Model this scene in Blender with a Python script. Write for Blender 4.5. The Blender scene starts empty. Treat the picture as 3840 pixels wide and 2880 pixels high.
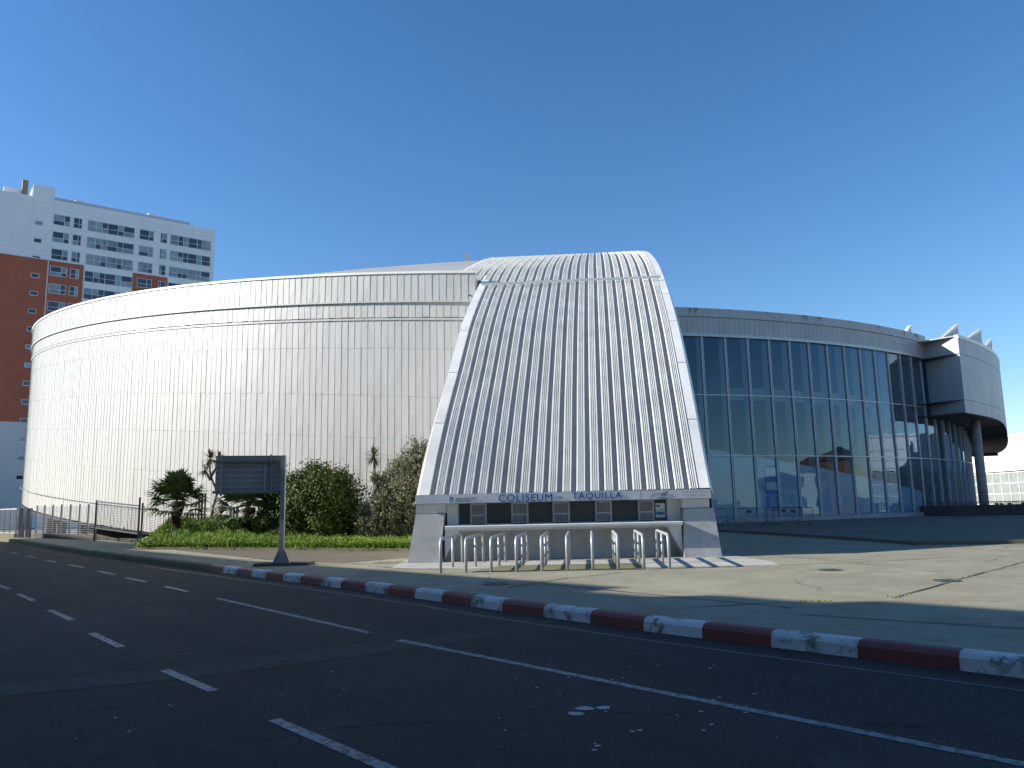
import bpy, bmesh, math, random
import numpy as np
from mathutils import Vector, Matrix
from mathutils.geometry import tessellate_polygon
random.seed(7)
R_ = math.radians
S = bpy.context.scene
COL = S.collection

# ------------------------------------------------------------------ camera
cd = bpy.data.cameras.new('camera'); cam = bpy.data.objects.new('camera', cd); COL.objects.link(cam)
cd.sensor_width = 36; cd.lens = 27.666; cd.clip_start = .1; cd.clip_end = 6000
cam.matrix_world = Matrix.Translation((0, 0, 1.7)) @ Matrix.Rotation(R_(90 + 8.81), 4, 'X') @ Matrix.Rotation(R_(-1.2), 4, 'Z')
S.camera = cam
# ------------------------------------------------------------------ light
SUN_EL, SUN_AZ = 24.2, 177.6      # direction to the sun: angle from +X, counter-clockwise
w = bpy.data.worlds.new('World'); S.world = w; w.use_nodes = True
nt = w.node_tree; bg = nt.nodes['Background']
sky = nt.nodes.new('ShaderNodeTexSky'); sky.sky_type = 'NISHITA'; sky.sun_disc = False
sky.sun_elevation = R_(SUN_EL); sky.sun_rotation = R_(90 + SUN_AZ)
sky.altitude = 20; sky.air_density = 1.0; sky.dust_density = 0.25; sky.ozone_density = 3.0
hs = nt.nodes.new('ShaderNodeHueSaturation'); hs.inputs['Saturation'].default_value = 1.22; hs.inputs['Hue'].default_value = .504
nt.links.new(sky.outputs[0], hs.inputs['Color']); nt.links.new(hs.outputs[0], bg.inputs[0]); bg.inputs[1].default_value = 0.1
sd = bpy.data.lights.new('sun', 'SUN'); sd.energy = 5.0; sd.angle = R_(.5); sd.color = (1, .95, .86)
sun = bpy.data.objects.new('sun', sd); COL.objects.link(sun)
tosun = Vector((math.cos(R_(SUN_EL)) * math.cos(R_(SUN_AZ)), -math.cos(R_(SUN_EL)) * math.sin(R_(SUN_AZ)), math.sin(R_(SUN_EL))))
sun.rotation_euler = tosun.to_track_quat('Z', 'Y').to_euler()
S.view_settings.view_transform = 'Standard'; S.view_settings.look = 'None'; S.view_settings.gamma = 1
S.view_settings.exposure = 0.85
S.cycles.max_bounces = 8; S.cycles.transparent_max_bounces = 12
S.cycles.use_denoising = True

# ------------------------------------------------------------------ materials
def newmat(name):
    m = bpy.data.materials.new(name); m.use_nodes = True
    n = m.node_tree.nodes; l = m.node_tree.links
    return m, n, l, n['Principled BSDF']
def coords(n, l, stretch=(1, 1, 1)):
    t = n.new('ShaderNodeNewGeometry'); mp = n.new('ShaderNodeMapping')
    mp.inputs['Scale'].default_value = stretch
    l.new(t.outputs['Position'], mp.inputs[0]); return mp.outputs[0]
def noise(n, l, co, scale, detail=4, rough=.55, dist=0):
    t = n.new('ShaderNodeTexNoise'); t.inputs['Scale'].default_value = scale
    t.inputs['Detail'].default_value = detail; t.inputs['Roughness'].default_value = rough
    t.inputs['Distortion'].default_value = dist
    l.new(co, t.inputs['Vector']); return t.outputs[0]
def ramp(n, l, f, a, b):
    r = n.new('ShaderNodeMapRange'); r.inputs[1].default_value = a; r.inputs[2].default_value = b
    r.clamp = True; l.new(f, r.inputs[0]); return r.outputs[0]
def mixc(n, l, f, a, b, mode='MIX'):
    x = n.new('ShaderNodeMix'); x.data_type = 'RGBA'; x.blend_type = mode
    if isinstance(f, (int, float)): x.inputs[0].default_value = f
    else: l.new(f, x.inputs[0])
    for s, i in ((a, 6), (b, 7)):
        if isinstance(s, tuple): x.inputs[i].default_value = (*s, 1)
        else: l.new(s, x.inputs[i])
    return x.outputs[2]
def math_(n, l, op, a, b):
    x = n.new('ShaderNodeMath'); x.operation = op
    for s, i in ((a, 0), (b, 1)):
        if isinstance(s, (int, float)): x.inputs[i].default_value = s
        else: l.new(s, x.inputs[i])
    return x.outputs[0]
def bump(n, l, p, h, strength, dist=.02):
    b = n.new('ShaderNodeBump'); b.inputs['Strength'].default_value = strength; b.inputs['Distance'].default_value = dist
    l.new(h, b.inputs['Height']); l.new(b.outputs[0], p.inputs['Normal'])
def mat(name, col, rough=.6, metal=0., var=.15, scale=1.5, stretch=(1, 1, 1), col2=None, bmp=0, bscale=30, lo=.35, hi=.7, spec=.5, island=0):
    m, n, l, p = newmat(name)
    co = coords(n, l, stretch)
    f = ramp(n, l, noise(n, l, co, scale, 6, .6), lo, hi)
    c2 = col2 or tuple(c * (1 - var) for c in col)
    c = mixc(n, l, f, col, c2)
    if island:
        g = n.new('ShaderNodeNewGeometry')
        c = mixc(n, l, math_(n, l, 'MULTIPLY', g.outputs['Random Per Island'], island), c, tuple(x * .45 for x in col))
    l.new(c, p.inputs['Base Color'])
    p.inputs['Roughness'].default_value = rough; p.inputs['Metallic'].default_value = metal
    p.inputs['Specular IOR Level'].default_value = spec
    if bmp: bump(n, l, p, noise(n, l, co, bscale, 3), bmp)
    return m

def m_cladding():
    m, n, l, p = newmat('white_cladding')
    co = coords(n, l, (1, 1, .12)); co2 = coords(n, l, (1, 1, 1))
    f = ramp(n, l, noise(n, l, co, 1.4, 7, .62), .42, .78)
    c = mixc(n, l, f, (.47, .47, .45), (.385, .375, .345))
    f2 = ramp(n, l, noise(n, l, co2, .33, 3), .4, .75)
    c = mixc(n, l, math_(n, l, 'MULTIPLY', f2, .5), c, (.45, .46, .45))
    st = ramp(n, l, noise(n, l, coords(n, l, (1, 1, .045)), 3.2, 6, .7), .56, .74)
    c = mixc(n, l, math_(n, l, 'MULTIPLY', st, .45), c, (.36, .35, .31))
    g = n.new('ShaderNodeNewGeometry')
    c = mixc(n, l, math_(n, l, 'MULTIPLY', g.outputs['Random Per Island'], .40), c, (.42, .425, .415))
    l.new(c, p.inputs['Base Color']); p.inputs['Roughness'].default_value = .42
    p.inputs['Specular IOR Level'].default_value = .45
    bump(n, l, p, noise(n, l, coords(n, l, (1, 1, .4)), 1.3, 2), .22, .12)
    return m
def m_asphalt(name, a=.045, b=.075, crack=True):
    m, n, l, p = newmat(name)
    co = coords(n, l)
    big = ramp(n, l, noise(n, l, co, .22, 5, .6, .6), .35, .7)
    c = mixc(n, l, big, (a * 1.14, a, a * .80), (b * 1.14, b * 1.0, b * .78))
    mpr = n.new('ShaderNodeMapping'); mpr.inputs['Rotation'].default_value = (0, 0, R_(49.5)); mpr.inputs['Scale'].default_value = (1, 1, 1)
    l.new(co, mpr.inputs[0]); mps = n.new('ShaderNodeMapping'); mps.inputs['Scale'].default_value = (.05, .9, 1); l.new(mpr.outputs[0], mps.inputs[0])
    tyre = ramp(n, l, noise(n, l, mps.outputs[0], 1.0, 5, .6), .38, .66)
    c = mixc(n, l, math_(n, l, 'MULTIPLY', tyre, .55), c, (a * .62, a * .62, a * .6))
    blot = ramp(n, l, noise(n, l, co, .55, 7, .68, 1.0), .55, .68)
    c = mixc(n, l, math_(n, l, 'MULTIPLY', blot, .6), c, (b * 1.5, b * 1.45, b * 1.3))
    oil = ramp(n, l, noise(n, l, co, 1.3, 4, .6), .64, .72)
    c = mixc(n, l, math_(n, l, 'MULTIPLY', oil, .7), c, (a * .4, a * .4, a * .4))
    fine = noise(n, l, co, 45, 3, .7)
    c = mixc(n, l, ramp(n, l, fine, .52, .72), c, (b * 2.4, b * 2.35, b * 2.2))
    spk = noise(n, l, co, 11, 2, .5)
    c = mixc(n, l, ramp(n, l, spk, .70, .76), c, (a * .55, a * .55, a * .6))
    if crack:
        mp = n.new('ShaderNodeVectorMath'); mp.operation = 'ADD'
        nz = n.new('ShaderNodeTexNoise'); nz.inputs['Scale'].default_value = .8; nz.inputs['Detail'].default_value = 5
        l.new(co, nz.inputs['Vector'])
        sc = n.new('ShaderNodeVectorMath'); sc.operation = 'SCALE'; sc.inputs['Scale'].default_value = 1.6
        l.new(nz.outputs['Color'], sc.inputs[0]); l.new(co, mp.inputs[0]); l.new(sc.outputs[0], mp.inputs[1])
        v = n.new('ShaderNodeTexVoronoi'); v.feature = 'DISTANCE_TO_EDGE'; v.inputs['Scale'].default_value = .21
        l.new(mp.outputs[0], v.inputs['Vector'])
        k = ramp(n, l, v.outputs['Distance'], .001, .005)
        k2 = ramp(n, l, noise(n, l, co, .35, 2), .42, .52)
        k = math_(n, l, 'MAXIMUM', k, math_(n, l, 'SUBTRACT', 1.0, k2))
        c = mixc(n, l, k, (a * .45, a * .45, a * .45), c)
    l.new(c, p.inputs['Base Color']); p.inputs['Roughness'].default_value = .85
    p.inputs['Specular IOR Level'].default_value = .25
    bump(n, l, p, fine, .35, .01)
    return m
def m_concrete(name, c1, c2, moss=.0, cracks=0.0, sc=.5):
    m, n, l, p = newmat(name)
    co = coords(n, l)
    c = mixc(n, l, ramp(n, l, noise(n, l, co, sc, 8, .65, .4), .35, .68), c1, c2)
    c = mixc(n, l, math_(n, l, 'MULTIPLY', ramp(n, l, noise(n, l, coords(n, l, (1, 2.6, 1)), 2.1, 6, .7), .5, .72), .55), c, tuple(x * .66 for x in c2))
    c = mixc(n, l, ramp(n, l, noise(n, l, co, 24, 3, .7), .56, .75), c, tuple(x * .72 for x in c2))
    if moss:
        c = mixc(n, l, math_(n, l, 'MULTIPLY', ramp(n, l, noise(n, l, co, 1.1, 6, .7), .52, .64), moss), c, (.13, .125, .05))
    if cracks:
        nz = n.new('ShaderNodeTexNoise'); nz.inputs['Scale'].default_value = 1.1; nz.inputs['Detail'].default_value = 6
        l.new(co, nz.inputs['Vector'])
        ad = n.new('ShaderNodeVectorMath'); ad.operation = 'ADD'; l.new(co, ad.inputs[0]); l.new(nz.outputs['Color'], ad.inputs[1])
        v = n.new('ShaderNodeTexVoronoi'); v.feature = 'DISTANCE_TO_EDGE'; v.inputs['Scale'].default_value = cracks
        l.new(ad.outputs[0], v.inputs['Vector'])
        k = ramp(n, l, v.outputs['Distance'], .0008, .003)
        k = math_(n, l, 'MAXIMUM', k, ramp(n, l, noise(n, l, co, .3, 2), .45, .55))
        c = mixc(n, l, k, tuple(x * .5 for x in c2), c)
    l.new(c, p.inputs['Base Color']); p.inputs['Roughness'].default_value = .9; p.inputs['Specular IOR Level'].default_value = .2
    bump(n, l, p, noise(n, l, co, 30, 4), .25, .01)
    return m
def m_worn(name, paint, under, lo, hi, sc=6, rough=.6):
    m, n, l, p = newmat(name)
    co = coords(n, l)
    f = ramp(n, l, noise(n, l, co, sc, 8, .72), lo, hi)
    f2 = ramp(n, l, noise(n, l, co, sc * .25, 3, .6), .35, .75)
    pc = mixc(n, l, f2, paint, tuple(x * .72 for x in paint))
    l.new(mixc(n, l, f, pc, under), p.inputs['Base Color']); p.inputs['Roughness'].default_value = rough
    bump(n, l, p, noise(n, l, co, 35, 3), .25, .008)
    return m
def m_glass(name, tint, boost=1.6, ior=1.6, base=.03, wav=.0):
    m, n, l, p = newmat(name); n.remove(p)
    out = n['Material Output']
    tr = n.new('ShaderNodeBsdfTransparent'); tr.inputs[0].default_value = (*tint, 1)
    gl = n.new('ShaderNodeBsdfGlossy'); gl.inputs['Roughness'].default_value = .01; gl.inputs[0].default_value = (.52, .75, 1, 1)
    fr = n.new('ShaderNodeFresnel'); fr.inputs[0].default_value = ior
    f = math_(n, l, 'ADD', math_(n, l, 'MULTIPLY', fr.outputs[0], boost), base)
    cl = n.new('ShaderNodeClamp'); l.new(f, cl.inputs[0])
    mx = n.new('ShaderNodeMixShader'); l.new(cl.outputs[0], mx.inputs[0]); l.new(tr.outputs[0], mx.inputs[1]); l.new(gl.outputs[0], mx.inputs[2])
    if wav:
        b = n.new('ShaderNodeBump'); b.inputs['Strength'].default_value = wav; b.inputs['Distance'].default_value = .05
        l.new(noise(n, l, coords(n, l, (1, 1, .6)), .7, 1), b.inputs['Height']); l.new(b.outputs[0], gl.inputs['Normal'])
    l.new(mx.outputs[0], out.inputs[0]); return m
def m_brick():
    m, n, l, p = newmat('red_brick')
    co = coords(n, l, (1, 1, 1))
    c = mixc(n, l, ramp(n, l, noise(n, l, co, .25, 4), .35, .7), (.46, .135, .075), (.38, .115, .068))
    c = mixc(n, l, ramp(n, l, noise(n, l, coords(n, l, (1, 1, 3)), 3.0, 3), .5, .75), c, (.27, .09, .06))
    l.new(c, p.inputs['Base Color']); p.inputs['Roughness'].default_value = .85
    return m
M = {}
M['clad'] = m_cladding()
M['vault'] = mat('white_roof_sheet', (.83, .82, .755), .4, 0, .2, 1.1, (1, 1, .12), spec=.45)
M['pan'] = mat('shade_toned_roof_pan', (.27, .285, .305), .5, 0, .15, .8, (1, 1, .3))  # shade in the valleys between the ribs is put into this darker colour
M['trim'] = mat('white_edge_trim', (.80, .79, .735), .4, 0, .16, .9)
M['roof'] = mat('grey_roof_membrane', (.40, .40, .385), .5, 0, .14, .25)
M['parapet'] = mat('grey_parapet_panel', (.47, .47, .475), .5, 0, .2, .9, (1, 1, .25))
M['joint'] = mat('dark_joint', (.09, .09, .095), .7)
M['boothwhite'] = mat('white_booth_paint', (.70, .71, .70), .55, 0, .16, 1.6, (1, 1, .5), bmp=.1)
M['boothconc'] = mat('painted_concrete', (.52, .53, .525), .8, 0, .28, 2.2, (1, 1, .3), bmp=.35, bscale=18)
M['pillar'] = m_concrete('grey_weathered_concrete', (.50, .50, .485), (.38, .38, .37), 0, 0, 1.6)
M['shutter'] = mat('dark_shutter', (.045, .052, .055), .45, 0, .3, 2)
M['grille'] = mat('grey_grille_steel', (.42, .44, .45), .5, .2, .2, 6)
M['galv'] = mat('galvanised_steel', (.47, .49, .50), .42, .35, .22, 5, bmp=.05)
M['darkgalv'] = mat('dull_zinc', (.20, .21, .22), .5, .3, .3, 4)
M['signback'] = mat('grey_sign_sheet', (.30, .285, .26), .6, .1, .25, 2.5)
M['darksteel'] = mat('dark_steel', (.07, .075, .085), .5, .3, .3, 3)
M['blue'] = mat('blue_letter_paint', (.012, .085, .34), .5, 0, .12, 5)
M['red'] = mat('red_paint', (.45, .03, .05), .5)
M['green'] = mat('green_paint', (.03, .15, .08), .5)
M['ink'] = mat('grey_ink', (.16, .19, .23), .6)
M['fadedtext'] = mat('faded_text_ghost', (.52, .51, .46), .7, 0, .1, 6)
M['paper'] = mat('white_poster_paper', (.68, .74, .74), .6, 0, .1, 6)
M['posterblue'] = mat('blue_poster_ink', (.05, .19, .5), .6)
M['posterpurple'] = mat('purple_poster_ink', (.20, .09, .28), .6)
M['glass'] = m_glass('tinted_facade_glass', (.80, .92, 1.0), 1.35, 1.58, .01, .05)
M['mullion'] = mat('pale_aluminium', (.47, .50, .53), .4, .3, .12, 3)
M['fin'] = mat('pale_interior_fin', (.88, .90, .90), .6, 0, .1, 2)
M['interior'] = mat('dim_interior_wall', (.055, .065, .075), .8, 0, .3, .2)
M['intpale'] = mat('pale_interior_wall', (.74, .76, .78), .7, 0, .12, .4)
M['plinth'] = m_concrete('grey_plinth_concrete', (.40, .41, .42), (.28, .29, .30), .25, 0, 1.2)
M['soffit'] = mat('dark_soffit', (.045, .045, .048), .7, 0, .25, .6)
M['asphalt'] = m_asphalt('road_asphalt', .024, .044)
M['patch'] = m_asphalt('patched_asphalt', .042, .052, False)
M['path'] = m_concrete('brown_asphalt_path', (.135, .118, .09), (.105, .092, .07), .35, 0, .7)
M['plaza'] = m_concrete('plaza_concrete', (.32, .30, .222), (.225, .21, .152), .22, .13, .45)
M['darkpave'] = m_concrete('dark_worn_paving', (.17, .16, .13), (.12, .115, .095), .2, 0, .45)
M['apron'] = m_concrete('pale_apron_concrete', (.46, .45, .41), (.34, .33, .29), .2, 0, 1.1)
M['mossy'] = m_concrete('mossy_concrete', (.20, .19, .11), (.15, .145, .07), .5, 0, 2)
M['ground'] = m_concrete('open_ground', (.25, .245, .22), (.19, .185, .17), .2, 0, .05)
M['darkconc'] = mat('dark_concrete', (.075, .07, .06), .9, 0, .4, 1.3)  # plain dark concrete tone with random mottling
M['kerbstone'] = m_concrete('mossy_kerb_stone', (.20, .19, .13), (.12, .115, .06), .6, 0, 2)
M['kerbwhite'] = m_worn('worn_white_kerb_paint', (.54, .57, .56), (.15, .14, .115), .50, .60, 2.6)
M['kerbred'] = m_worn('worn_red_kerb_paint', (.19, .04, .032), (.11, .055, .045), .50, .70, 3)
M['linepaint'] = m_worn('worn_white_road_paint', (.27, .275, .27), (.032, .032, .030), .46, .60, 13)
M['fadedpaint'] = m_worn('faded_white_road_paint', (.12, .12, .115), (.032, .032, .03), .40, .60, 13)
M['splash'] = mat('white_paint_splash', (.36, .37, .36), .6)
M['soil'] = m_concrete('grassy_soil', (.10, .14, .03), (.06, .085, .02), 0, 0, 2)
M['grass'] = mat('bright_grass_blades', (.26, .38, .05), .6, 0, .3, 1.3, col2=(.15, .24, .04), island=.5, spec=.2)
M['leaf'] = mat('glossy_green_leaf', (.105, .145, .025), .55, 0, .3, 1.5, col2=(.06, .09, .018), island=.6, spec=.25)
M['olive'] = mat('grey_green_leaf', (.22, .22, .13), .5, 0, .3, 2, col2=(.13, .135, .065), island=.6, spec=.4)
M['palmleaf'] = mat('dark_palm_leaf', (.075, .11, .03), .4, 0, .3, 2, col2=(.05, .075, .02), island=.5, spec=.4)
M['sword'] = mat('sword_leaf', (.12, .14, .045), .45, 0, .3, 2, col2=(.07, .085, .03), island=.5, spec=.4)
M['bark'] = mat('fibrous_brown_bark', (.06, .045, .03), .95, 0, .5, 8, bmp=.6, bscale=25)
M['palebark'] = mat('pale_grey_bark', (.14, .11, .085), .9, 0, .4, 6, (1, 1, 3), bmp=.4)
M['twig'] = mat('dark_twig', (.04, .03, .022), .9)
M['towerwhite'] = mat('white_tower_panel', (.84, .85, .86), .55, 0, .1, .25)
M['towerpale'] = mat('grey_tower_render', (.58, .57, .57), .7, 0, .1, .2)
M['brick'] = m_brick()
M['winframe'] = mat('white_window_frame', (.66, .68, .68), .5)
M['windark'] = mat('dark_window_glass', (.025, .035, .055), .08, 0, .5, .5, col2=(.06, .08, .10), spec=.7)
M['winlight'] = mat('pale_gallery_glass', (.32, .40, .43), .12, 0, .35, .35, col2=(.15, .19, .21), spec=.7)
M['chimney'] = mat('ochre_chimney', (.30, .24, .15), .8)
M['hall'] = mat('white_hall_panel', (.80, .80, .78), .5, 0, .1, .3)
M['hallglass'] = mat('grey_hall_glazing', (.26, .29, .28), .3, 0, .25, .7)
M['cream'] = mat('cream_render', (.55, .50, .40), .8, 0, .2, .4)
M['tile'] = mat('brown_roof_tile', (.10, .065, .05), .8, 0, .3, 2)
M['duct'] = mat('grey_street_render', (.33, .31, .28), .8, 0, .2, .3)

# ------------------------------------------------------------------ builders
class MB:
    def __init__(s): s.v = []; s.f = []; s.m = []
    def quad(s, a, b, c, d, k=0):
        i = len(s.v); s.v += [tuple(a), tuple(b), tuple(c), tuple(d)]; s.f.append((i, i + 1, i + 2, i + 3)); s.m.append(k)
    def tri(s, a, b, c, k=0):
        i = len(s.v); s.v += [tuple(a), tuple(b), tuple(c)]; s.f.append((i, i + 1, i + 2)); s.m.append(k)
    def poly(s, pts, k=0):
        i = len(s.v); s.v += [tuple(p) for p in pts]; s.f.append(tuple(range(i, i + len(pts)))); s.m.append(k)
    def hexa(s, b, t, k=0):            # bottom loop and top loop of 4
        i = len(s.v); s.v += [tuple(p) for p in b] + [tuple(p) for p in t]
        s.f += [(i + 3, i + 2, i + 1, i), (i + 4, i + 5, i + 6, i + 7)] + [(i + j, i + (j + 1) % 4, i + 4 + (j + 1) % 4, i + 4 + j) for j in range(4)]
        s.m += [k] * 6
    def box(s, x0, x1, y0, y1, z0, z1, k=0):
        s.hexa([(x0, y0, z0), (x1, y0, z0), (x1, y1, z0), (x0, y1, z0)], [(x0, y0, z1), (x1, y0, z1), (x1, y1, z1), (x0, y1, z1)], k)
    def prism(s, pts, z0, z1, k=0):    # ccw polygon extruded in z
        n = len(pts); i = len(s.v)
        s.v += [(p[0], p[1], z0) for p in pts] + [(p[0], p[1], z1) for p in pts]
        s.f += [tuple(range(i + n - 1, i - 1, -1)), tuple(range(i + n, i + 2 * n))] + [(i + j, i + (j + 1) % n, i + n + (j + 1) % n, i + n + j) for j in range(n)]
        s.m += [k] * (n + 2)
    def bar(s, a, b, wx, wy=None, k=0, up=(0, 0, 1)):   # rectangular bar between two points
        a = Vector(a); b = Vector(b); wy = wy or wx; d = (b - a).normalized(); u = Vector(up)
        if abs(d.dot(u)) > .95: u = Vector((0, 1, 0))
        x = d.cross(u).normalized() * wx / 2; y = x.cross(d).normalized() * wy / 2
        s.hexa([a - x - y, a + x - y, a + x + y, a - x + y], [b - x - y, b + x - y, b + x + y, b - x + y], k)
    def tube(s, pts, r, n=8, k=0, caps=True):
        pts = [Vector(p) for p in pts]; rings = []; prev = None
        rr = r if isinstance(r, (list, tuple)) else [r] * len(pts)
        for j, p in enumerate(pts):
            d = ((pts[min(j + 1, len(pts) - 1)] - p).normalized() + (p - pts[max(j - 1, 0)]).normalized()).normalized()
            if prev is None:
                x = d.cross(Vector((0, 0, 1)))
                if x.length < .05: x = d.cross(Vector((0, 1, 0)))
            else: x = prev - d * prev.dot(d)
            x.normalize(); prev = x; y = d.cross(x)
            i = len(s.v); rings.append(i)
            s.v += [tuple(p + (x * math.cos(2 * math.pi * q / n) + y * math.sin(2 * math.pi * q / n)) * rr[j]) for q in range(n)]
        for a, b in zip(rings, rings[1:]):
            for q in range(n):
                s.f.append((a + q, a + (q + 1) % n, b + (q + 1) % n, b + q)); s.m.append(k)
        if caps:
            s.f.append(tuple(range(rings[0] + n - 1, rings[0] - 1, -1))); s.f.append(tuple(range(rings[-1], rings[-1] + n))); s.m += [k, k]
    def build(s, name, mats, parent=None, smooth=False, local=False):
        if not isinstance(mats, (list, tuple)): mats = [mats]
        me = bpy.data.meshes.new(name)
        off = Vector((0, 0, 0))
        if parent is not None and not local:
            off = wloc(parent)
        me.from_pydata([(v[0] - off.x, v[1] - off.y, v[2] - off.z) for v in s.v], [], s.f)
        for mm in mats: me.materials.append(mm)
        if len(mats) > 1: me.polygons.foreach_set('material_index', s.m)
        if smooth: me.polygons.foreach_set('use_smooth', [True] * len(me.polygons))
        me.update()
        o = bpy.data.objects.new(name, me); COL.objects.link(o)
        if parent is not None: o.parent = parent
        return o
def wloc(o):
    v = Vector((0, 0, 0))
    while o is not None: v = v + o.location; o = o.parent
    return v
def tag(o, label, cat, group=None):
    o['label'] = label; o['category'] = cat
    if group: o['group'] = group
    return o
def thing(name, label, cat, loc=(0, 0, 0), group=None):
    o = bpy.data.objects.new(name, None); COL.objects.link(o); o.location = loc; o.empty_display_size = .3
    return tag(o, label, cat, group)
def struct(o, kind='structure'):
    o['kind'] = kind; return o
def copytree(o, parent=None):
    c = o.copy(); COL.objects.link(c)
    if parent is not None: c.parent = parent
    for ch in list(o.children): copytree(ch, c)
    return c
def text_mesh(txt, width, height, mat_, name, parent, x, y, z, depth=.012, space=1.0):
    cu = bpy.data.curves.new(name, 'FONT'); cu.body = txt; cu.extrude = .02; cu.space_character = space; cu.resolution_u = 3
    o = bpy.data.objects.new(name, cu); COL.objects.link(o)
    dg = bpy.context.evaluated_depsgraph_get()
    me = bpy.data.meshes.new_from_object(o.evaluated_get(dg)); bpy.data.objects.remove(o)
    co = np.array([v.co[:] for v in me.vertices]); mn = co.min(0); mx = co.max(0)
    sx = width / (mx[0] - mn[0]); sz = height / (mx[1] - mn[1])
    off = wloc(parent)
    for v in me.vertices:
        a = v.co; v.co = ((a.x - mn[0]) * sx + x - off.x, y - (a.z + .02) / .04 * depth - off.y, (a.y - mn[1]) * sz + z - off.z)
    me.materials.clear(); me.materials.append(mat_); me.name = name
    ob = bpy.data.objects.new(name, me); COL.objects.link(ob); ob.parent = parent
    return ob
def zg(x, y, *_): return .012 * min(28., max(0., (y - x) / math.sqrt(2) - 26))     # the land climbs a little to the left

# ------------------------------------------------------------------ setting
def sheet(name, outer, holes, z, m, slope=True, thick=0):
    loops = [[Vector((p[0], p[1], 0)) for p in outer]] + [[Vector((p[0], p[1], 0)) for p in hh] for hh in holes]
    flat = [p for lp in loops for p in lp]
    b = MB()
    b.v = [(p.x, p.y, z + (zg(p.x, p.y) if slope else 0)) for p in flat]
    for t in tessellate_polygon(loops):
        a, c, d = [flat[i] for i in t]
        if (c - a).cross(d - a).z < 0: t = (t[0], t[2], t[1])
        b.f.append(tuple(t)); b.m.append(0)
    return struct(b.build(name, m))
PIT = [(-17.0, 36.2), (-17.3, 38.6), (-18.9, 44.9), (-21.0, 46.4), (-24.4, 48.6), (-26.8, 50.6), (-26.0, 48.2), (-23.9, 45.3)]
KB = [(-62, 84), (-44, 64), (-36, 54.8), (-30.06, 48.03), (-24.5, 41.7), (-19.56, 36.13), (-14.07, 30.46), (-9.99, 26.29), (-7.29, 23.17), (-5.37, 21.0), (-3.28, 18.6), (-1.27, 16.18), (-.27, 14.87), (2.17, 11.98), (3.33, 10.74), (4.39, 9.61), (5.3, 8.65), (11, 2.6), (26, -13)]
def sub(pl, step):
    out = [Vector((*pl[0], 0))]
    for a, b in zip(pl, pl[1:]):
        a = Vector((*a, 0)); b = Vector((*b, 0)); n = max(1, int((b - a).length / step))
        out += [a + (b - a) * (i + 1) / n for i in range(n)]
    return out
KP = sub(KB, 1.2)
def normals(ps):
    o = []
    for i, p in enumerate(ps):
        d = (ps[min(i + 1, len(ps) - 1)] - ps[max(i - 1, 0)]).normalized(); o.append(Vector((-d.y, d.x, 0)))
    return o                                   # points away from the road
KN = normals(KP)
def off(d): return [p + n * d for p, n in zip(KP, KN)]
def zz(p, z): return (p.x, p.y, z + zg(p.x, p.y))
# ground far below the finished levels, reaching the horizon, with the sunken drive cut out
gb = MB()
loops = [[Vector((-3000, -3000, 0)), Vector((3000, -3000, 0)), Vector((3000, 3000, 0)), Vector((-3000, 3000, 0))], [Vector((-110, -60, 0)), Vector((-110, 150, 0)), Vector((70, 150, 0)), Vector((70, -60, 0))]]
flat = [p for lp in loops for p in lp]
gb.v = [(p.x, p.y, -.26) for p in flat]
for t in tessellate_polygon(loops):
    a, c, d = [flat[i] for i in t]
    gb.f.append(tuple(t) if (c - a).cross(d - a).z > 0 else (t[0], t[2], t[1])); gb.m.append(0)
base = len(gb.v)
inn = [[Vector((-110, -60, 0)), Vector((70, -60, 0)), Vector((70, 150, 0)), Vector((20, 150, 0)), Vector((-110, 150, 0))], [Vector((*p, 0)) for p in PIT]]
flat = [p for lp in inn for p in lp]
gb.v += [(p.x, p.y, -.26) for p in flat]
for t in tessellate_polygon(inn):
    a, c, d = [flat[i] for i in t]
    t = tuple(t) if (c - a).cross(d - a).z > 0 else (t[0], t[2], t[1])
    gb.f.append(tuple(base + i for i in t)); gb.m.append(0)
struct(gb.build('ground', M['ground']))
# sunken drive: floor and retaining walls
b = MB()
b.poly([(p[0], p[1], -2.6) for p in PIT])
for p, q in zip(PIT, PIT[1:] + PIT[:1]):
    b.quad((p[0], p[1], -2.6), (q[0], q[1], -2.6), (q[0], q[1], zg(*q) - .02), (p[0], p[1], zg(*p) - .02))
struct(b.build('sunken_drive', M['darkconc']))
# road strip
b = MB(); o0 = off(0.05); o1 = off(-7.); o2 = off(-15.2)
for i in range(len(KP) - 1):
    b.quad(zz(o1[i], -.2), zz(o1[i + 1], -.2), zz(o0[i + 1], -.2), zz(o0[i], -.2)); b.quad(zz(o2[i], -.2), zz(o2[i + 1], -.2), zz(o1[i + 1], -.2), zz(o1[i], -.2))
struct(b.build('road', M['asphalt']))
b = MB(); o3 = off(-15.2); o4 = off(-19.5)
for i in range(len(KP) - 1):
    b.quad(zz(o4[i], -.06), zz(o4[i + 1], -.06), zz(o3[i + 1], -.06), zz(o3[i], -.06)); b.quad(zz(o3[i], -.06), zz(o3[i + 1], -.06), zz(o3[i + 1], -.2), zz(o3[i], -.2))
struct(b.build('opposite_pavement', M['plaza']))
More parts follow.
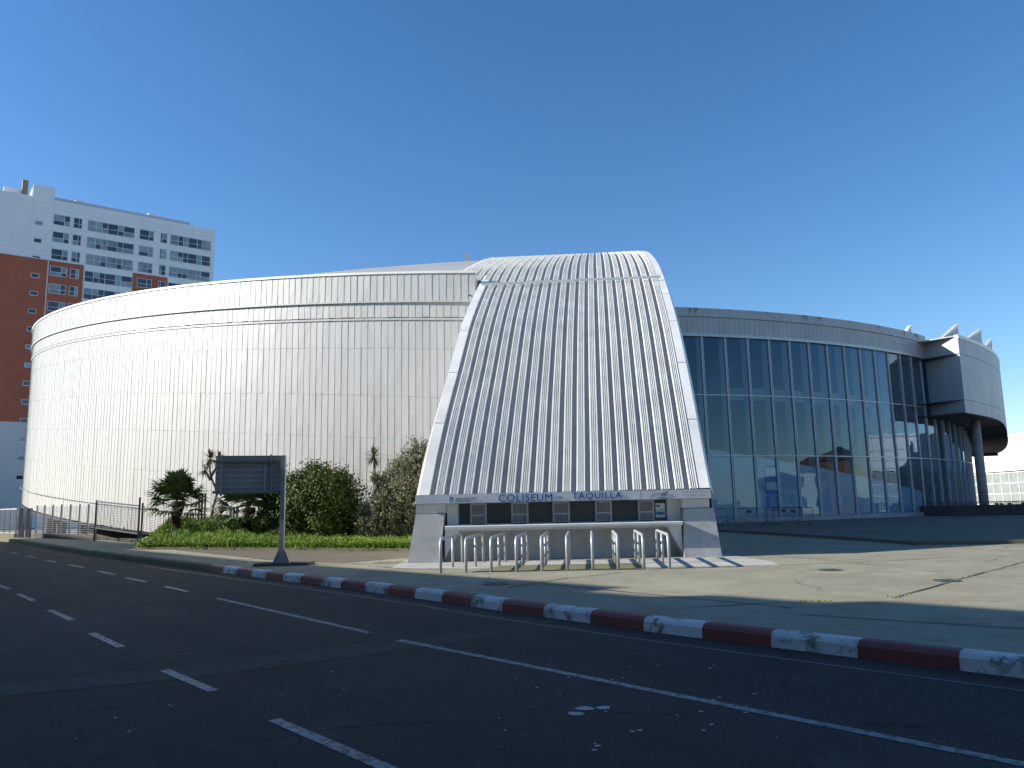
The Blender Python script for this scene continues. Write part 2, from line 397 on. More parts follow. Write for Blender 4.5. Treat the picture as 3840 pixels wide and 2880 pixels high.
# pavement strip along the kerb on the left, then the plaza
b = MB(); o5 = off(.2); o6 = off(3.3)
def pv(p): return p.x < -17.2
for i in range(len(KP) - 1):
    if KP[i + 1].x < -10.5:
        b.quad(zz(o5[i], 0), zz(o5[i + 1], 0), zz(o6[i + 1], 0), zz(o6[i], 0)); b.quad(zz(o6[i], 0), zz(o6[i + 1], 0), zz(o6[i + 1], -.7), zz(o6[i], -.7))
struct(b.build('pavement', M['plaza']))
edge = [p for p in o5 if p.x > -16.5 and p.x < 20]
k0 = [p for p in o6 if p.x < -13.6][-1]
plaza = [(p.x, p.y) for p in edge] + [(120, -40), (120, 140), (-3, 140), (-3, 39.3), (-3.7, 38.7), (-4.2, 32.6), (-10.1, 34.2), (-14.5, 35.4), (-15.3, 35.6)]
sheet('plaza', plaza, [], .004, M['plaza'], False)
path = [(-14.8, 34.9), (-13.6, 33.6), (-9.3, 28.9), (-7.6, 27.0), (-5.6, 25.75), (-4.6, 26.9), (-3.5, 28.2), (-3.0, 29.4), (-3.2, 31.9), (-4.36, 32.3), (-10.09, 34.0), (-14.5, 35.15)]
sheet('path', path, [], .009, M['path'])
sheet('booth_apron', [(-3.6, 23.0), (-1.6, 22.3), (6.9, 21.0), (7.2, 22.6), (6.9, 25.2), (6.9, 26.4), (-3.6, 26.4)], [], .012, M['apron'])
sheet('mossy_slab', [(-1.2, 21.2), (3.3, 20.85), (3.55, 22.7), (2.9, 23.0), (-.4, 23.1)], [], .018, M['mossy'])
# raised pavement in front of the glass hall
b = MB()
rp = [(11.3, 47.0), (13.05, 38.5), (14.0, 32.95), (14.43, 28.9), (30, 27.4), (60, 27), (60, 78), (45, 78), (36, 69), (22, 61), (9, 57)]
b.prism(rp, 0, .13)
struct(b.build('raised_pavement', M['darkpave']))
# dark joints in the plaza as narrow recessed strips
b = MB()
def crackline(pts, wd, z=.0155):
    ps = [Vector((*p, 0)) for p in pts]
    qs = []
    for a, c in zip(ps, ps[1:]):
        n = max(2, int((c - a).length / .5)); qs += [a + (c - a) * i / n for i in range(n)]
    qs.append(ps[-1])
    qs = [q + Vector((random.uniform(-.02, .02), random.uniform(-.02, .02), 0)) for q in qs]
    ns = normals(qs)
    ws = [wd * random.uniform(.5, 1.3) for _ in qs]
    for i in range(len(qs) - 1):
        l0 = qs[i] - ns[i] * ws[i]; l1 = qs[i + 1] - ns[i + 1] * ws[i + 1]; r1 = qs[i + 1] + ns[i + 1] * ws[i + 1]; r0 = qs[i] + ns[i] * ws[i]
        b.quad((l0.x, l0.y, z), (l1.x, l1.y, z), (r1.x, r1.y, z), (r0.x, r0.y, z))
JO = [[(-.15, 17.0), (1.08, 18.74), (2.6, 20.0)], [(6.45, 13.89), (9.5, 17.1), (13.01, 20.66), (18, 26)], [(-5.2, 25.3), (-3.3, 22.9), (-2.0, 22.2)],
      [(-5.6, 26.0), (-4.6, 26.9), (-3.6, 28.1)], [(4.2, 21.0), (8.5, 21.6), (12, 22.6)], [(4.2, 12.2), (6.6, 10.4)], [(2.8, 13.2), (4.4, 13.6)], [(.6, 17.6), (3.0, 14.6), (4.4, 12.9)]]
for j in JO: crackline(j, .022)
for k in range(7):
    x0 = 9.0 + 3.6 * k; crackline([(x0 - 1.2, 27.2), (x0 + 1.5, 14.5 - .35 * k)], .009)
for y0 in (25.8, 22.3, 18.6): crackline([(7.6, y0), (34, y0 + 2.2)], .009)
struct(b.build('pavement_joints', M['darkconc']))
# kerb: mossy bare stretch, then red and white painted blocks about a metre long
prof = [(0, -.22), (.015, -.06), (.05, -.015), (.10, 0.003), (.24, .006)]
def kerbstrip(ps, ns, mb, k):
    for i in range(len(ps) - 1):
        for (d0, z0), (d1, z1) in zip(prof, prof[1:]):
            a = ps[i] + ns[i] * d0; c = ps[i + 1] + ns[i + 1] * d0; e = ps[i + 1] + ns[i + 1] * d1; f = ps[i] + ns[i] * d1
            mb.quad(zz(a, z0), zz(c, z0), zz(e, z1), zz(f, z1), k)
fine = sub(KB, .1); fn = normals(fine)
acc = [0.]
for a, c in zip(fine, fine[1:]): acc.append(acc[-1] + (c - a).length)
i0 = min(range(len(fine)), key=lambda i: (fine[i] - Vector((-10.0, 26.3, 0))).length)
b = MB(); kerbstrip(fine[:i0 + 1:4] + [fine[i0]], fn[:i0 + 1:4] + [fn[i0]], b, 0)
struct(b.build('kerb', M['kerbstone']))
b = MB(); blk = 1.02; cur = i0; j = 0
while cur < len(fine) - 2 and fine[cur].x < 14:
    end = cur
    while end < len(fine) - 1 and acc[end] - acc[cur] < blk + random.uniform(-.05, .05): end += 1
    ps = fine[cur:end + 1]; ns = fn[cur:end + 1]
    jit = random.uniform(-.006, .006)
    ps = [p + n * jit for p, n in zip(ps, ns)]
    # a hair-wide gap between blocks
    kerbstrip(ps, ns, b, j % 2); cur = end; j += 1
struct(b.build('painted_kerb', [M['kerbred'], M['kerbwhite']]))
# road markings
def stripe(mb, a, c, wd, z=-.196):
    a = Vector((*a, 0)); c = Vector((*c, 0)); n = max(1, int((c - a).length / .5)); d = (c - a).normalized(); q = Vector((-d.y, d.x, 0)) * wd / 2
    for i in range(n):
        p0 = a + (c - a) * i / n; p1 = a + (c - a) * (i + 1) / n
        mb.quad(zz(p0 - q, z), zz(p1 - q, z), zz(p1 + q, z), zz(p0 + q, z))
DASH = [((-2.26, 7.63), (-.95, 6.15)), ((-4.33, 10.05), (-3.28, 8.86)), ((-6.91, 13.22), (-5.73, 11.81)), ((-9.51, 16.51), (-8.14, 14.87)), ((-12.37, 20.04), (-10.94, 18.34)), ((-15.1, 23.3), (-13.39, 21.34)), ((-.1, 5.2), (1.2, 3.75)),
        ((-9.21, 21.2), (-8.02, 19.72)), ((-11.8, 24.36), (-10.43, 22.74)), ((-13.94, 26.87), (-12.75, 25.57)), ((-16.62, 29.88), (-15.32, 28.5)), ((-18.99, 32.51), (-17.8, 31.15)), ((-21.49, 35.29), (-20.3, 33.99)), ((-23.93, 38.01), (-22.73, 36.69)), ((-26.5, 40.8), (-25.2, 39.4))]
for i, (a, c) in enumerate(DASH):
    b = MB(); stripe(b, a, c, .12); struct(b.build('lane_dash', M['linepaint']))
for a, c in (((-6.65, 18.02), (-2.3, 12.66)), ((-1.73, 11.91), (5.2, 4.2))):
    b = MB(); stripe(b, a, c, .12); struct(b.build('lane_line', M['linepaint']))
b = MB(); eo = off(-.62)
for i in range(len(eo) - 1):
    if -14 < eo[i].x < 8: stripe(b, eo[i][:2], eo[i + 1][:2], .07)
struct(b.build('edge_line', M['fadedpaint']))
sheet('road_patch', [(-6.5, 9.2), (-4.16, 10.25), (-1.93, 11.85), (-.26, 12.46), (-.2, 12.2), (-1.81, 10.9), (-3.79, 9.55), (-6.2, 8.5)], [], -.197, M['patch'])
b = MB(); rs = random.Random(3)
for cx, cy, r in [(.62, 7.79, .10), (.80, 7.8, .085), (.52, 7.6, .085)] + [(rs.uniform(-.2, 2.4), rs.uniform(6.4, 10), rs.uniform(.008, .028)) for _ in range(34)] + [(rs.uniform(-5, 0), rs.uniform(6, 12), rs.uniform(.008, .022)) for _ in range(16)] + [(.95, 7.0, .03), (1.02, 7.03, .03), (.62, 6.62, .03)]:
    b.poly([(cx + math.cos(t) * r * rs.uniform(.6, 1.1), cy + math.sin(t) * r * rs.uniform(.6, 1.1), -.195) for t in [2 * math.pi * q / 9 for q in range(9)]])
struct(b.build('paint_splash', M['splash']))

# ------------------------------------------------------------------ arena
AR = thing('arena', 'large round white metal clad arena with ribbed arching roof and curved glass hall', 'building', (1.5, 30, 0))
DC = Vector((9.61, 96.75, 0)); DR = 59.19      # centre of the clad drum
HC = Vector((.944, 114.276, 0)); HR = 56.41    # centre of the glass hall
def P(c, r, az, z):
    a = R_(az); return (c.x + r * math.sin(a), c.y - r * math.cos(a), z)
PW = math.degrees(.382 / DR)
def hel(az): return .085 * max(-12 - az, -4)
A0, A1 = -72., -9.0
NP = int((A1 - A0) / PW)
def rows(name, r, zlo, zhi, seam, parent, a1=A1, klo=1., khi=1., m=None, step=.010, seed=1):
    rn = random.Random(seed); b = MB(); a = a1
    while a > A0:
        al = a - PW
        j = rn.uniform(-.002, .002)
        rl = r + j; rr = r + step + j + rn.uniform(0, .004)
        t = rn.uniform(-.004, .004)
        jz = rn.uniform(-.015, .015)
        q = [P(DC, rl + .009, al, zlo + klo * hel(al) + jz), P(DC, rr + .009, a, zlo + klo * hel(a) + jz), P(DC, rr + t, a, zhi + khi * hel(a)), P(DC, rl + t, al, zhi + khi * hel(al))]
        i = len(b.v); b.v += q
        e = P(DC, r - .03, a, zlo + klo * hel(a) + jz); g = P(DC, r - .03, a, zhi + khi * hel(a))
        lo0 = P(DC, r - .05, al, zlo + klo * hel(al) + jz); b.v += [e, g, lo0]
        b.f += [(i, i + 1, i + 2, i + 3), (i + 1, i + 4, i + 5, i + 2), (i + 6, i + 4, i + 1, i)]; b.m += [0, 0, 0]
        a = al
    return b.build(name, m or M['clad'], parent)
ZR = [(-1.0, .15, .92), (.15, 2.55, .92), (2.55, 4.9, .92), (4.9, 7.08, .92), (7.08, 9.55, .92), (9.55, 11.05, .92)]
wall = None
b = MB()
wallrows = []
for i, (z0, z1, kk) in enumerate(ZR):
    o = rows('cladding_wall' if i == 0 else 'tmp', DR, z0, z1, 0, AR, seed=10 + i); wallrows.append(o)
# one mesh for the whole clad wall
bm = bmesh.new()
for o in wallrows: bm.from_mesh(o.data)
me = wallrows[0].data; bm.to_mesh(me); bm.free()
for o in wallrows[1:]: bpy.data.objects.remove(o)
DW = wallrows[0]
def ring(name, c, r0, r1, z0, z1, a0, a1, m, parent, hf=None, step=1.0, smooth=False):
    b = MB(); n = max(2, int((a1 - a0) / step)); hf = hf or (lambda a: 0)
    for i in range(n):
        x, y = a0 + (a1 - a0) * i / n, a0 + (a1 - a0) * (i + 1) / n
        hx, hy = hf(x), hf(y)
        o0, o1, o2, o3 = P(c, r1, x, z0 + hx), P(c, r1, y, z0 + hy), P(c, r1, y, z1 + hy), P(c, r1, x, z1 + hx)
        n0, n1, n2, n3 = P(c, r0, x, z0 + hx), P(c, r0, y, z0 + hy), P(c, r0, y, z1 + hy), P(c, r0, x, z1 + hx)
        b.quad(o0, o1, o2, o3); b.quad(o3, o2, n2, n3); b.quad(n0, n1, o1, o0); b.quad(n3, n2, n1, n0)
        if i == 0: b.quad(n0, o0, o3, n3)
        if i == n - 1: b.quad(o1, n1, n2, o2)
    return b.build(name, m, parent, smooth)
ring('ledge_band', DC, DR - .1, DR + .06, 11.05, 11.16, A0, A1, M['clad'], DW, lambda a: .92 * hel(a))
o = rows('parapet_lower_band', DR + .03, 11.2, 12.02, 0, DW, klo=.93, khi=.94, seed=31)
ring('seam_shadow_gap', DC, DR - .1, DR - .02, 11.1, 11.25, A0, A1, M['joint'], DW, lambda a: .925 * hel(a))
PE = -11.05
PB = rows('parapet', DR + .10, 12.02, 13.5, 0, AR, a1=PE, klo=.945, khi=.95, step=.012, seed=41)
ring('parapet_ledge', DC, DR - .1, DR + .15, 11.96, 12.04, A0, PE, M['clad'], PB, lambda a: .945 * hel(a))
ring('coping', DC, DR - .05, DR + .17, 13.48, 13.60, A0, PE, M['trim'], PB, lambda a: .95 * hel(a))
b = MB(); b.quad(P(DC, DR - .3, PE, 12.0), P(DC, DR + .12, PE, 12.0), P(DC, DR + .12, PE, 13.5), P(DC, DR - .3, PE, 13.5)); b.build('parapet_end', M['clad'], PB)
b = MB(); b.tube([P(DC, DR + .09, PE - .25, 12.25), P(DC, DR + .38, PE - .25, 12.2)], .045, 8); b.build('drain_spout', M['joint'], PB)
# lower handrail and recessed base under the drum
b = MB(); b.tube([P(DC, DR + .16, a, .5 + .92 * hel(a)) for a in np.arange(-58, -26, 1.)], .022, 6)
for a in np.arange(-57, -27, 3.): b.bar(P(DC, DR - .02, a, .5 + .92 * hel(a)), P(DC, DR + .16, a, .5 + .92 * hel(a)), .03)
b.build('wall_rail', M['darkgalv'], DW)
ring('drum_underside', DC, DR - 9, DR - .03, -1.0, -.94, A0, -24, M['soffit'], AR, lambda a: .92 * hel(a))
ring('underside_shade_wall', DC, DR - 10, DR - 9.5, -.4, 5, -70, -38, M['darkconc'], AR, lambda a: .3 * hel(a))  # added dark wall standing in for the shade beneath the drum
ring('basement_wall', DC, DR - 1.7, DR - 1.2, -2.6, 1.4, -41, -9, M['darkconc'], AR)
for a in (-66, -58, -50.5, -44):
    b = MB(); b.tube([P(DC, DR - 2.2, a, -.3), P(DC, DR - 2.2, a, 4.0)], .35, 10); b.build('underside_column', M['darkconc'], AR)

# --- the arching ribbed roof
RE = [(6.22, 25.32, 2.06), (6.36, 26.5, 3.15), (6.48, 27.48, 4.17), (6.59, 28.51, 5.37), (6.76, 29.95, 6.73), (6.88, 30.99, 7.75), (7.08, 32.71, 9.2), (7.34, 34.92, 10.72), (7.56, 36.84, 11.99), (7.82, 39.11, 13.31), (8.13, 41.78, 14.69), (8.59, 45.76, 16.40), (8.96, 48.93, 17.62), (9.82, 56.39, 20.1), (10.6, 63, 21.6), (11.6, 72, 22.6)]
LE = [(-3.05, 25.32, 2.03), (-2.94, 26.22, 3.17), (-2.8, 27.45, 4.37), (-2.71, 28.2, 5.05), (-2.62, 29.06, 5.73), (-2.4, 30.9, 7.28), (-2.25, 32.2, 8.45), (-2.09, 33.61, 9.61), (-1.87, 35.5, 10.9), (-1.65, 37.4, 12.11), (-1.40, 39.6, 13.3), (-1.16, 41.9, 14.5), (-.72, 45.7, 16.06), (.0, 52.2, 18.55), (.55, 57, 20.0), (1.3, 63.5, 21.5), (2.3, 72, 22.5)]
def curve(pts, n):
    pts = [Vector(p) for p in pts]; out = []
    d = [0.]
    for a, c in zip(pts, pts[1:]): d.append(d[-1] + (c - a).length)
    for i in range(n + 1):
        t = d[-1] * i / n
        k = 0
        while k < len(pts) - 2 and d[k + 1] < t: k += 1
        u = (t - d[k]) / (d[k + 1] - d[k])
        p0 = pts[max(k - 1, 0)]; p1 = pts[k]; p2 = pts[k + 1]; p3 = pts[min(k + 2, len(pts) - 1)]
        h = d[k + 1] - d[k]
        m1 = (p2 - p0) / max(1e-6, (d[k + 1] - d[max(k - 1, 0)])) * h; m2 = (p3 - p1) / max(1e-6, (d[min(k + 2, len(d) - 1)] - d[k])) * h
        u2 = u * u; u3 = u2 * u
        out.append(p1 * (2 * u3 - 3 * u2 + 1) + m1 * (u3 - 2 * u2 + u) + p2 * (-2 * u3 + 3 * u2) + m2 * (u3 - u2))
    return out
def smooth_curve(c, it):
    for _ in range(it): c = [c[0]] + [(c[i - 1] + c[i] * 2 + c[i + 1]) / 4 for i in range(1, len(c) - 1)] + [c[-1]]
    return c
NS = 90
RC = smooth_curve(curve(RE, NS), 6); LC = smooth_curve(curve(LE, NS), 6)
def vp(i, u, hgt):
    i = int(i); a = LC[i]; c = RC[i]; p = a + (c - a) * u
    i0, i1 = max(i - 1, 0), min(i + 1, NS)
    t = ((LC[i1] - LC[i0]) * (1 - u) + (RC[i1] - RC[i0]) * u).normalized(); lat = (c - a).normalized()
    n = lat.cross(t).normalized()
    if n.z < 0: n = -n
    return p + n * hgt
W = 9.36; NR = 19; TR = .36
pitch = (W - 2 * TR) / NR
def ribprofile(u0):
    # one pitch: open valley then raised rib with two fine slots
    v = pitch * .36; s = .014; H = .115; out = [(u0, 0), (u0 + v, 0), (u0 + v + s, H)]
    rw = pitch - v - s * 2
    for q in (.27, .52, .77):
        c = u0 + v + s + rw * q; out += [(c - .027, H), (c - .018, H - .045), (c + .018, H - .045), (c + .027, H)]
    out += [(u0 + pitch - s, H), (u0 + pitch, 0)]
    return out
ib = min(range(NS + 1), key=lambda i: abs(LC[i].z - 12.45))
def sweep(mb, prof_, i0, i1, pans=False):
    idx = []
    for i in range(i0, i1 + 1):
        idx.append(len(mb.v)); mb.v += [tuple(vp(i, d / W, h)) for d, h in prof_]
    for a, c in zip(idx, idx[1:]):
        for k in range(len(prof_) - 1):
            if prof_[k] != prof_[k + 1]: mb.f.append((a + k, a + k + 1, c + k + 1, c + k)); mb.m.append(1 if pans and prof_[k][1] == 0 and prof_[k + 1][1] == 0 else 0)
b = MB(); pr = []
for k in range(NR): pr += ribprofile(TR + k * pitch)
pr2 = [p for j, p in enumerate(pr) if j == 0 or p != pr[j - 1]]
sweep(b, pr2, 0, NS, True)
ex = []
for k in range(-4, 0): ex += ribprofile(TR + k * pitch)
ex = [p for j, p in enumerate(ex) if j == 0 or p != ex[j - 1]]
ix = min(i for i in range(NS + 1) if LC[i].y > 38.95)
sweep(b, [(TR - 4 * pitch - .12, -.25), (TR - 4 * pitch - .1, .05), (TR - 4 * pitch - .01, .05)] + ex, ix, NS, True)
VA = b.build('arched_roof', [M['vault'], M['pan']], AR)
b = MB()
sweep(b, [(-.16, -.35), (-.02, .06), (.0, .10), (TR - .012, .10), (TR - .005, -.02)], 0, ix + 2)
sweep(b, [(W - TR + .005, -.02), (W - TR + .012, .10), (W, .10), (W + .03, .07), (W + .16, -.2), (W + .17, -.38)], 0, NS)
b.build('edge_trim', M['trim'], VA)
b = MB()
for k in range(0, NS - 2, 6):       # thin joints across the trims
    for u0, u1 in ((.0, TR - .015), (W - TR + .015, W)):
        if u0 < 1 and k > ib: continue
        b = MB()
        p = [vp(k, u0 / W, .104), vp(k, u1 / W, .104)]; t = (RC[k + 1] - RC[k]).normalized() * .014
        b.quad(p[0] - t, p[1] - t, p[1] + t, p[0] + t); b.build('trim_joint', M['joint'], VA)
# walls under both edges of the arch
b = MB()
for i in range(NS):
    for cur_, u, s in ((LC, -.01, 1), (RC, 1.008, -1)):
        a = vp(i, u, -.1); c = vp(i + 1, u, -.1)
        b.quad((a.x, a.y, 0), (c.x, c.y, 0), c, a)
b.build('side_wall', M['boothwhite'], VA)
# the snow bar across the ribs, on little posts
b = MB()
pts = [vp(ib, (TR * .6 + (W - TR * 1.2) * t) / W, .26) for t in np.linspace(0, 1, 12)]
for a, c in zip(pts, pts[1:]): b.bar(a, c, .10, .10)
for k in range(NR + 1): b.bar(vp(ib, (TR + k * pitch) / W, 0), vp(ib, (TR + k * pitch) / W, .25), .03)
b.build('roof_bar', M['trim'], VA)
# smooth low roof rising to the left edge of the arch
b = MB(); back = []; frnt = []; n = 30
BK = curve([(1.2, 58.8, 20.6), (-.9, 59.4, 20.75), (-4.2, 59.8, 20.65), (-7.34, 60.2, 20.5), (-11.2, 61, 20.4), (-15.1, 62, 20.15), (-20, 64.5, 19.8), (-28, 71, 19.6)], n)
FR = [Vector(P(DC, DR - .4, -6 - 44 * i / n, 12.6 + hel(-6 - 44 * i / n))) for i in range(n + 1)]
FR[0] = Vector((-1.6, 39.0, 12.6))
for i in range(n):
    for j in range(8):
        def q(ii, t): 
            p = FR[ii].lerp(BK[ii], t); p.z += math.sin(t * math.pi) * 1.0 - .25; return p
        b.quad(q(i, j / 8), q(i, (j + 1) / 8), q(i + 1, (j + 1) / 8), q(i + 1, j / 8))
    b.quad(BK[i] - Vector((0, 0, .25)), BK[i] + Vector((2, 14, -4)), BK[i + 1] + Vector((2, 14, -4)), BK[i + 1] - Vector((0, 0, .25)))
b.build('smooth_roof', M['roof'], AR, True)
b = MB(); b.box(-3.35, -3.1, 58.2, 58.5, 20.4, 20.9); b.build('roof_vent', M['cream'], AR)

# --- glass hall
CW = thing('x', 'x', 'x'); bpy.data.objects.remove(CW)
AW = 2.0 / HR * 180 / math.pi
az0 = 14.1 - AW * 4
azs = [az0 + AW * k for k in range(30)]
T1, T2, GT, PL = 9.78, 5.13, 14.37, .45
rn = random.Random(5)
b = MB()
for k in range(len(azs) - 1):
    for z0, z1 in ((PL, T2), (T2, T1), (T1, GT)):
        j = [rn.uniform(-.012, .012) for _ in range(4)]
        b.quad(P(HC, HR + j[0], azs[k], z0), P(HC, HR + j[1], azs[k + 1], z0), P(HC, HR + j[2], azs[k + 1], z1), P(HC, HR + j[3], azs[k], z1))
GH = b.build('glass_wall', M['glass'], AR)
for a in azs:
    b = MB(); p = Vector(P(HC, HR + .09, a, 0)); d = Vector((math.sin(R_(a)), -math.cos(R_(a)), 0)); t = Vector((d.y, -d.x, 0))
    for s in (-.085, .055):
        q = p + t * s
        b.hexa([q - d * .12, q + t * .045 - d * .12, q + t * .045 + d * .02, q + d * .02], [x + Vector((0, 0, GT)) for x in (q - d * .12, q + t * .045 - d * .12, q + t * .045 + d * .02, q + d * .02)])
    q = p - t * .04; b.hexa([q - d * .14, q + t * .08 - d * .14, q + t * .08 - d * .03, q - d * .03], [x + Vector((0, 0, GT)) for x in (q - d * .14, q + t * .08 - d * .14, q + t * .08 - d * .03, q - d * .03)])
    b.build('mullion', M['mullion'], GH)
for a in azs:
    b = MB(); p = Vector(P(HC, HR - .15, a, 0)); d = Vector((math.sin(R_(a)), -math.cos(R_(a)), 0)); t = Vector((d.y, -d.x, 0)) * .10
    q = p - d * .62
    b.hexa([q - t, q + t, p + t, p - t], [x + Vector((0, 0, 15)) for x in (q - t, q + t, p + t, p - t)])
    b.build('interior_fin', M['fin'], GH)
for z in (T1, T2):
    ring('transom', HC, HR - .03, HR + .10, z - .035, z + .035, azs[0], azs[-1], M['mullion'], GH)
ring('plinth', HC, HR - .3, HR + .22, -.1, PL, azs[0], azs[-1], M['plinth'], AR)
FE = 41.8
FP = ring('hall_parapet', HC, HR - .4, HR + .12, GT, 15.85, azs[0], FE, M['parapet'], AR)
ring('hall_parapet_cap', HC, HR - .5, HR + .18, 15.88, 16.56, azs[0], FE, M['parapet'], FP)
ring('head_trim', HC, HR - .1, HR + .24, GT - .06, GT + .16, azs[0], FE, M['mullion'], FP)
b = MB()
a = azs[0]
while a < FE:
    p0 = P(HC, HR + .123, a, GT + .18); p1 = P(HC, HR + .123, a + .022, GT + .18)
    b.quad(p0, p1, P(HC, HR + .123, a + .022, 15.85), P(HC, HR + .123, a, 15.85)); a += .46
b.build('panel_joints', M['joint'], FP)
rs = random.Random(11); GM = mat('dark_grime', (.28, .285, .29), .8, 0, .3, 3)
for _ in range(16):
    b = MB()
    a = rs.uniform(11, 40); wd = rs.uniform(.05, .35); h = rs.uniform(.15, .62)
    b.quad(P(HC, HR + .184, a, 16.57 - h), P(HC, HR + .184, a + wd * .5, 16.57 - h * rs.uniform(.5, 1)), P(HC, HR + .184, a + wd, 16.565), P(HC, HR + .184, a - wd * .3, 16.565))
    b.build('grime_streak', GM, FP)
# inside: back wall, floor gallery, sloping pale ramp wall, roof slab
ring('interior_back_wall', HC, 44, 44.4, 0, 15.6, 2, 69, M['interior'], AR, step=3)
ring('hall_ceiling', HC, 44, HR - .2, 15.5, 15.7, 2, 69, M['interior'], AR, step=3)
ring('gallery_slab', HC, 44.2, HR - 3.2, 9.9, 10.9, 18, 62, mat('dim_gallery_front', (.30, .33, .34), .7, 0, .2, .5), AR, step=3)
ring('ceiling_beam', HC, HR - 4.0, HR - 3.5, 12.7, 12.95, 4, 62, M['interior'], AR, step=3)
b = MB()
for k in range(24):
    a, c = 8 + 30.2 * k / 24, 8 + 30.2 * (k + 1) / 24
    zt = lambda q: 5.75 - (q - 13.5) * .142
    for r, s in ((HR - .075, 1), (HR - .12, -1)):
        pts = [P(HC, r, a, 0), P(HC, r, c, 0), P(HC, r, c, zt(c)), P(HC, r, a, zt(a))]
        b.quad(*(pts if s > 0 else pts[::-1]))
    b.quad(P(HC, HR - .075, a, zt(a)), P(HC, HR - .075, c, zt(c)), P(HC, HR - .12, c, zt(c)), P(HC, HR - .12, a, zt(a)))
b.build('interior_ramp_wall', mat('pale_blue_screen', (.42, .56, .64), .7, 0, .1, .4), AR)
b = MB()
for z0, z1, k in ((.9, 4.4, 0), (2.5, 3.1, 1), (3.5, 4.2, 1)):
    r = HR - .055 + .008 * k
    b.quad(P(HC, r, 19.0 + k * .1, z0), P(HC, r, 20.3 - k * .12, z0), P(HC, r, 20.3 - k * .12, z1), P(HC, r, 19.0 + k * .1, z1), k)
b.build('interior_banner', [mat('banner_blue', (.10, .30, .58), .6), M['paper']], AR)
# cantilevered box at the right end
BR = 60.0; B0, B1 = 40.0, 69.
inner = P(HC, HR, 41.75, 0); cor = P(HC, BR, B0, 0)
ZB, S2, S1, ZT = 8.93, 10.08, 14.18, 15.86
b = MB()
n = 40
def zb(a): return float(np.interp(a, [40, 50, 53.5, 56, 58, 61, 65, 75], [0, -.02, -.2, -.75, -1.35, -1.75, -2.05, -2.5]))
def band(z0, z1, r, dip=False):
    for i in range(n):
        x, y = B0 + (B1 - B0) * i / n, B0 + (B1 - B0) * (i + 1) / n
        dx_, dy_ = (zb(x), zb(y)) if dip else (0, 0)
        b.quad(P(HC, r, x, z0 + dx_), P(HC, r, y, z0 + dy_), P(HC, r, y, z1), P(HC, r, x, z1))
    iv = Vector(inner); cv = Vector(P(HC, r, B0, 0))
    b.quad((iv.x, iv.y, z0), (cv.x, cv.y, z0), (cv.x, cv.y, z1), (iv.x, iv.y, z1))
band(ZB, S2 - .02, BR, True); band(S2 + .02, S1 - .02, BR); band(S1 + .02, ZT, BR)
BX = b.build('overhanging_box', M['parapet'], AR)
ring('box_joint', HC, HR, BR - .03, S2 - .03, S2 + .03, B0 + .05, B1, M['joint'], BX); ring('box_joint', HC, HR, BR - .03, S1 - .03, S1 + .03, B0 + .05, B1, M['joint'], BX)
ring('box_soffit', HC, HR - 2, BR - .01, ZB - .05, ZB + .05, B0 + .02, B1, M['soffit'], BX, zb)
ring('box_roof', HC, HR - 8, BR - .01, ZT - .1, ZT - .02, B0 + .02, B1, M['roof'], BX)
ring('box_coping', HC, BR - .3, BR + .05, ZT - .3, ZT + .02, B0, B1, M['trim'], BX)
b = MB()
iv = Vector(inner); cv = Vector(cor); dn = Vector((-(cv - iv).y, (cv - iv).x, 0)).normalized()
if dn.x > 0: dn = -dn
for t in np.linspace(.08, .95, 9):
    p = iv.lerp(cv, t) + dn * .004; e = (cv - iv).normalized() * .012
    b.quad((p - e) + Vector((0, 0, ZB + .05)), (p + e) + Vector((0, 0, ZB + .05)), (p + e) + Vector((0, 0, ZT - .3)), (p - e) + Vector((0, 0, ZT - .3)))
for a in np.arange(B0 + .5, B1, .46):
    b.quad(P(HC, BR + .004, a, ZB + .05), P(HC, BR + .004, a + .014, ZB + .05), P(HC, BR + .004, a + .014, ZT - .3), P(HC, BR + .004, a, ZT - .3))
b.build('box_panel_joints', mat('soft_joint', (.42, .43, .44), .7), BX)
# sawtooth roof lights
def saw(a0_, a1_, r1, r0, z0, z1, name='roof_light'):
    b = MB()
    f0, f1, f2 = Vector(P(HC, r1, a0_, z0)), Vector(P(HC, r1, a1_, z0)), Vector(P(HC, r1, a1_, z1))
    g0, g1, g2 = Vector(P(HC, r0, a0_, z0)), Vector(P(HC, r0, a1_, z0)), Vector(P(HC, r0, a1_, z1))
    b.tri(f0, f1, f2); b.tri(g2, g1, g0); b.quad(f0, f2, g2, g0); b.quad(f1, g1, g2, f2)
    o = b.build(name, M['parapet'], BX)
    b = MB(); c = (f2 - f0)
    d = Vector((math.sin(R_(a1_)), -math.cos(R_(a1_)), 0)) * .05
    b.hexa([f0 - Vector((0, 0, .02)), f0 + d - Vector((0, 0, .02)), f2 + d - Vector((0, 0, .28)), f2 - Vector((0, 0, .28))], [f0 + Vector((0, 0, .03)), f0 + d + Vector((0, 0, .03)), f2 + d + Vector((0, 0, .03)), f2 + Vector((0, 0, .03))])
    b.build('roof_light_edge', M['trim'], o)
for a0_, a1_, r_, zt_ in ((41.1, 47.0, 58.0, 18.25), (42.8, 48.5, 59.6, 17.7), (48.7, 55.9, 59.6, 18.0), (56.2, 61, 59.6, 18.0)):
    saw(a0_, a1_, r_, r_ - .3, ZT - .05, zt_)
saw(39.2, 41.3, 55.6, 55.3, 16.3, 17.75)
for a in (48.2,):
    b = MB(); b.tube([P(HC, 58.3, a, 0), P(HC, 58.3, a, ZB - .04)], .42, 16); b.build('column', M['plinth'], AR, True)
b = MB(); e0, e1 = P(HC, 44.2, 69.2, 0), P(HC, BR - .05, 69.0, 0)
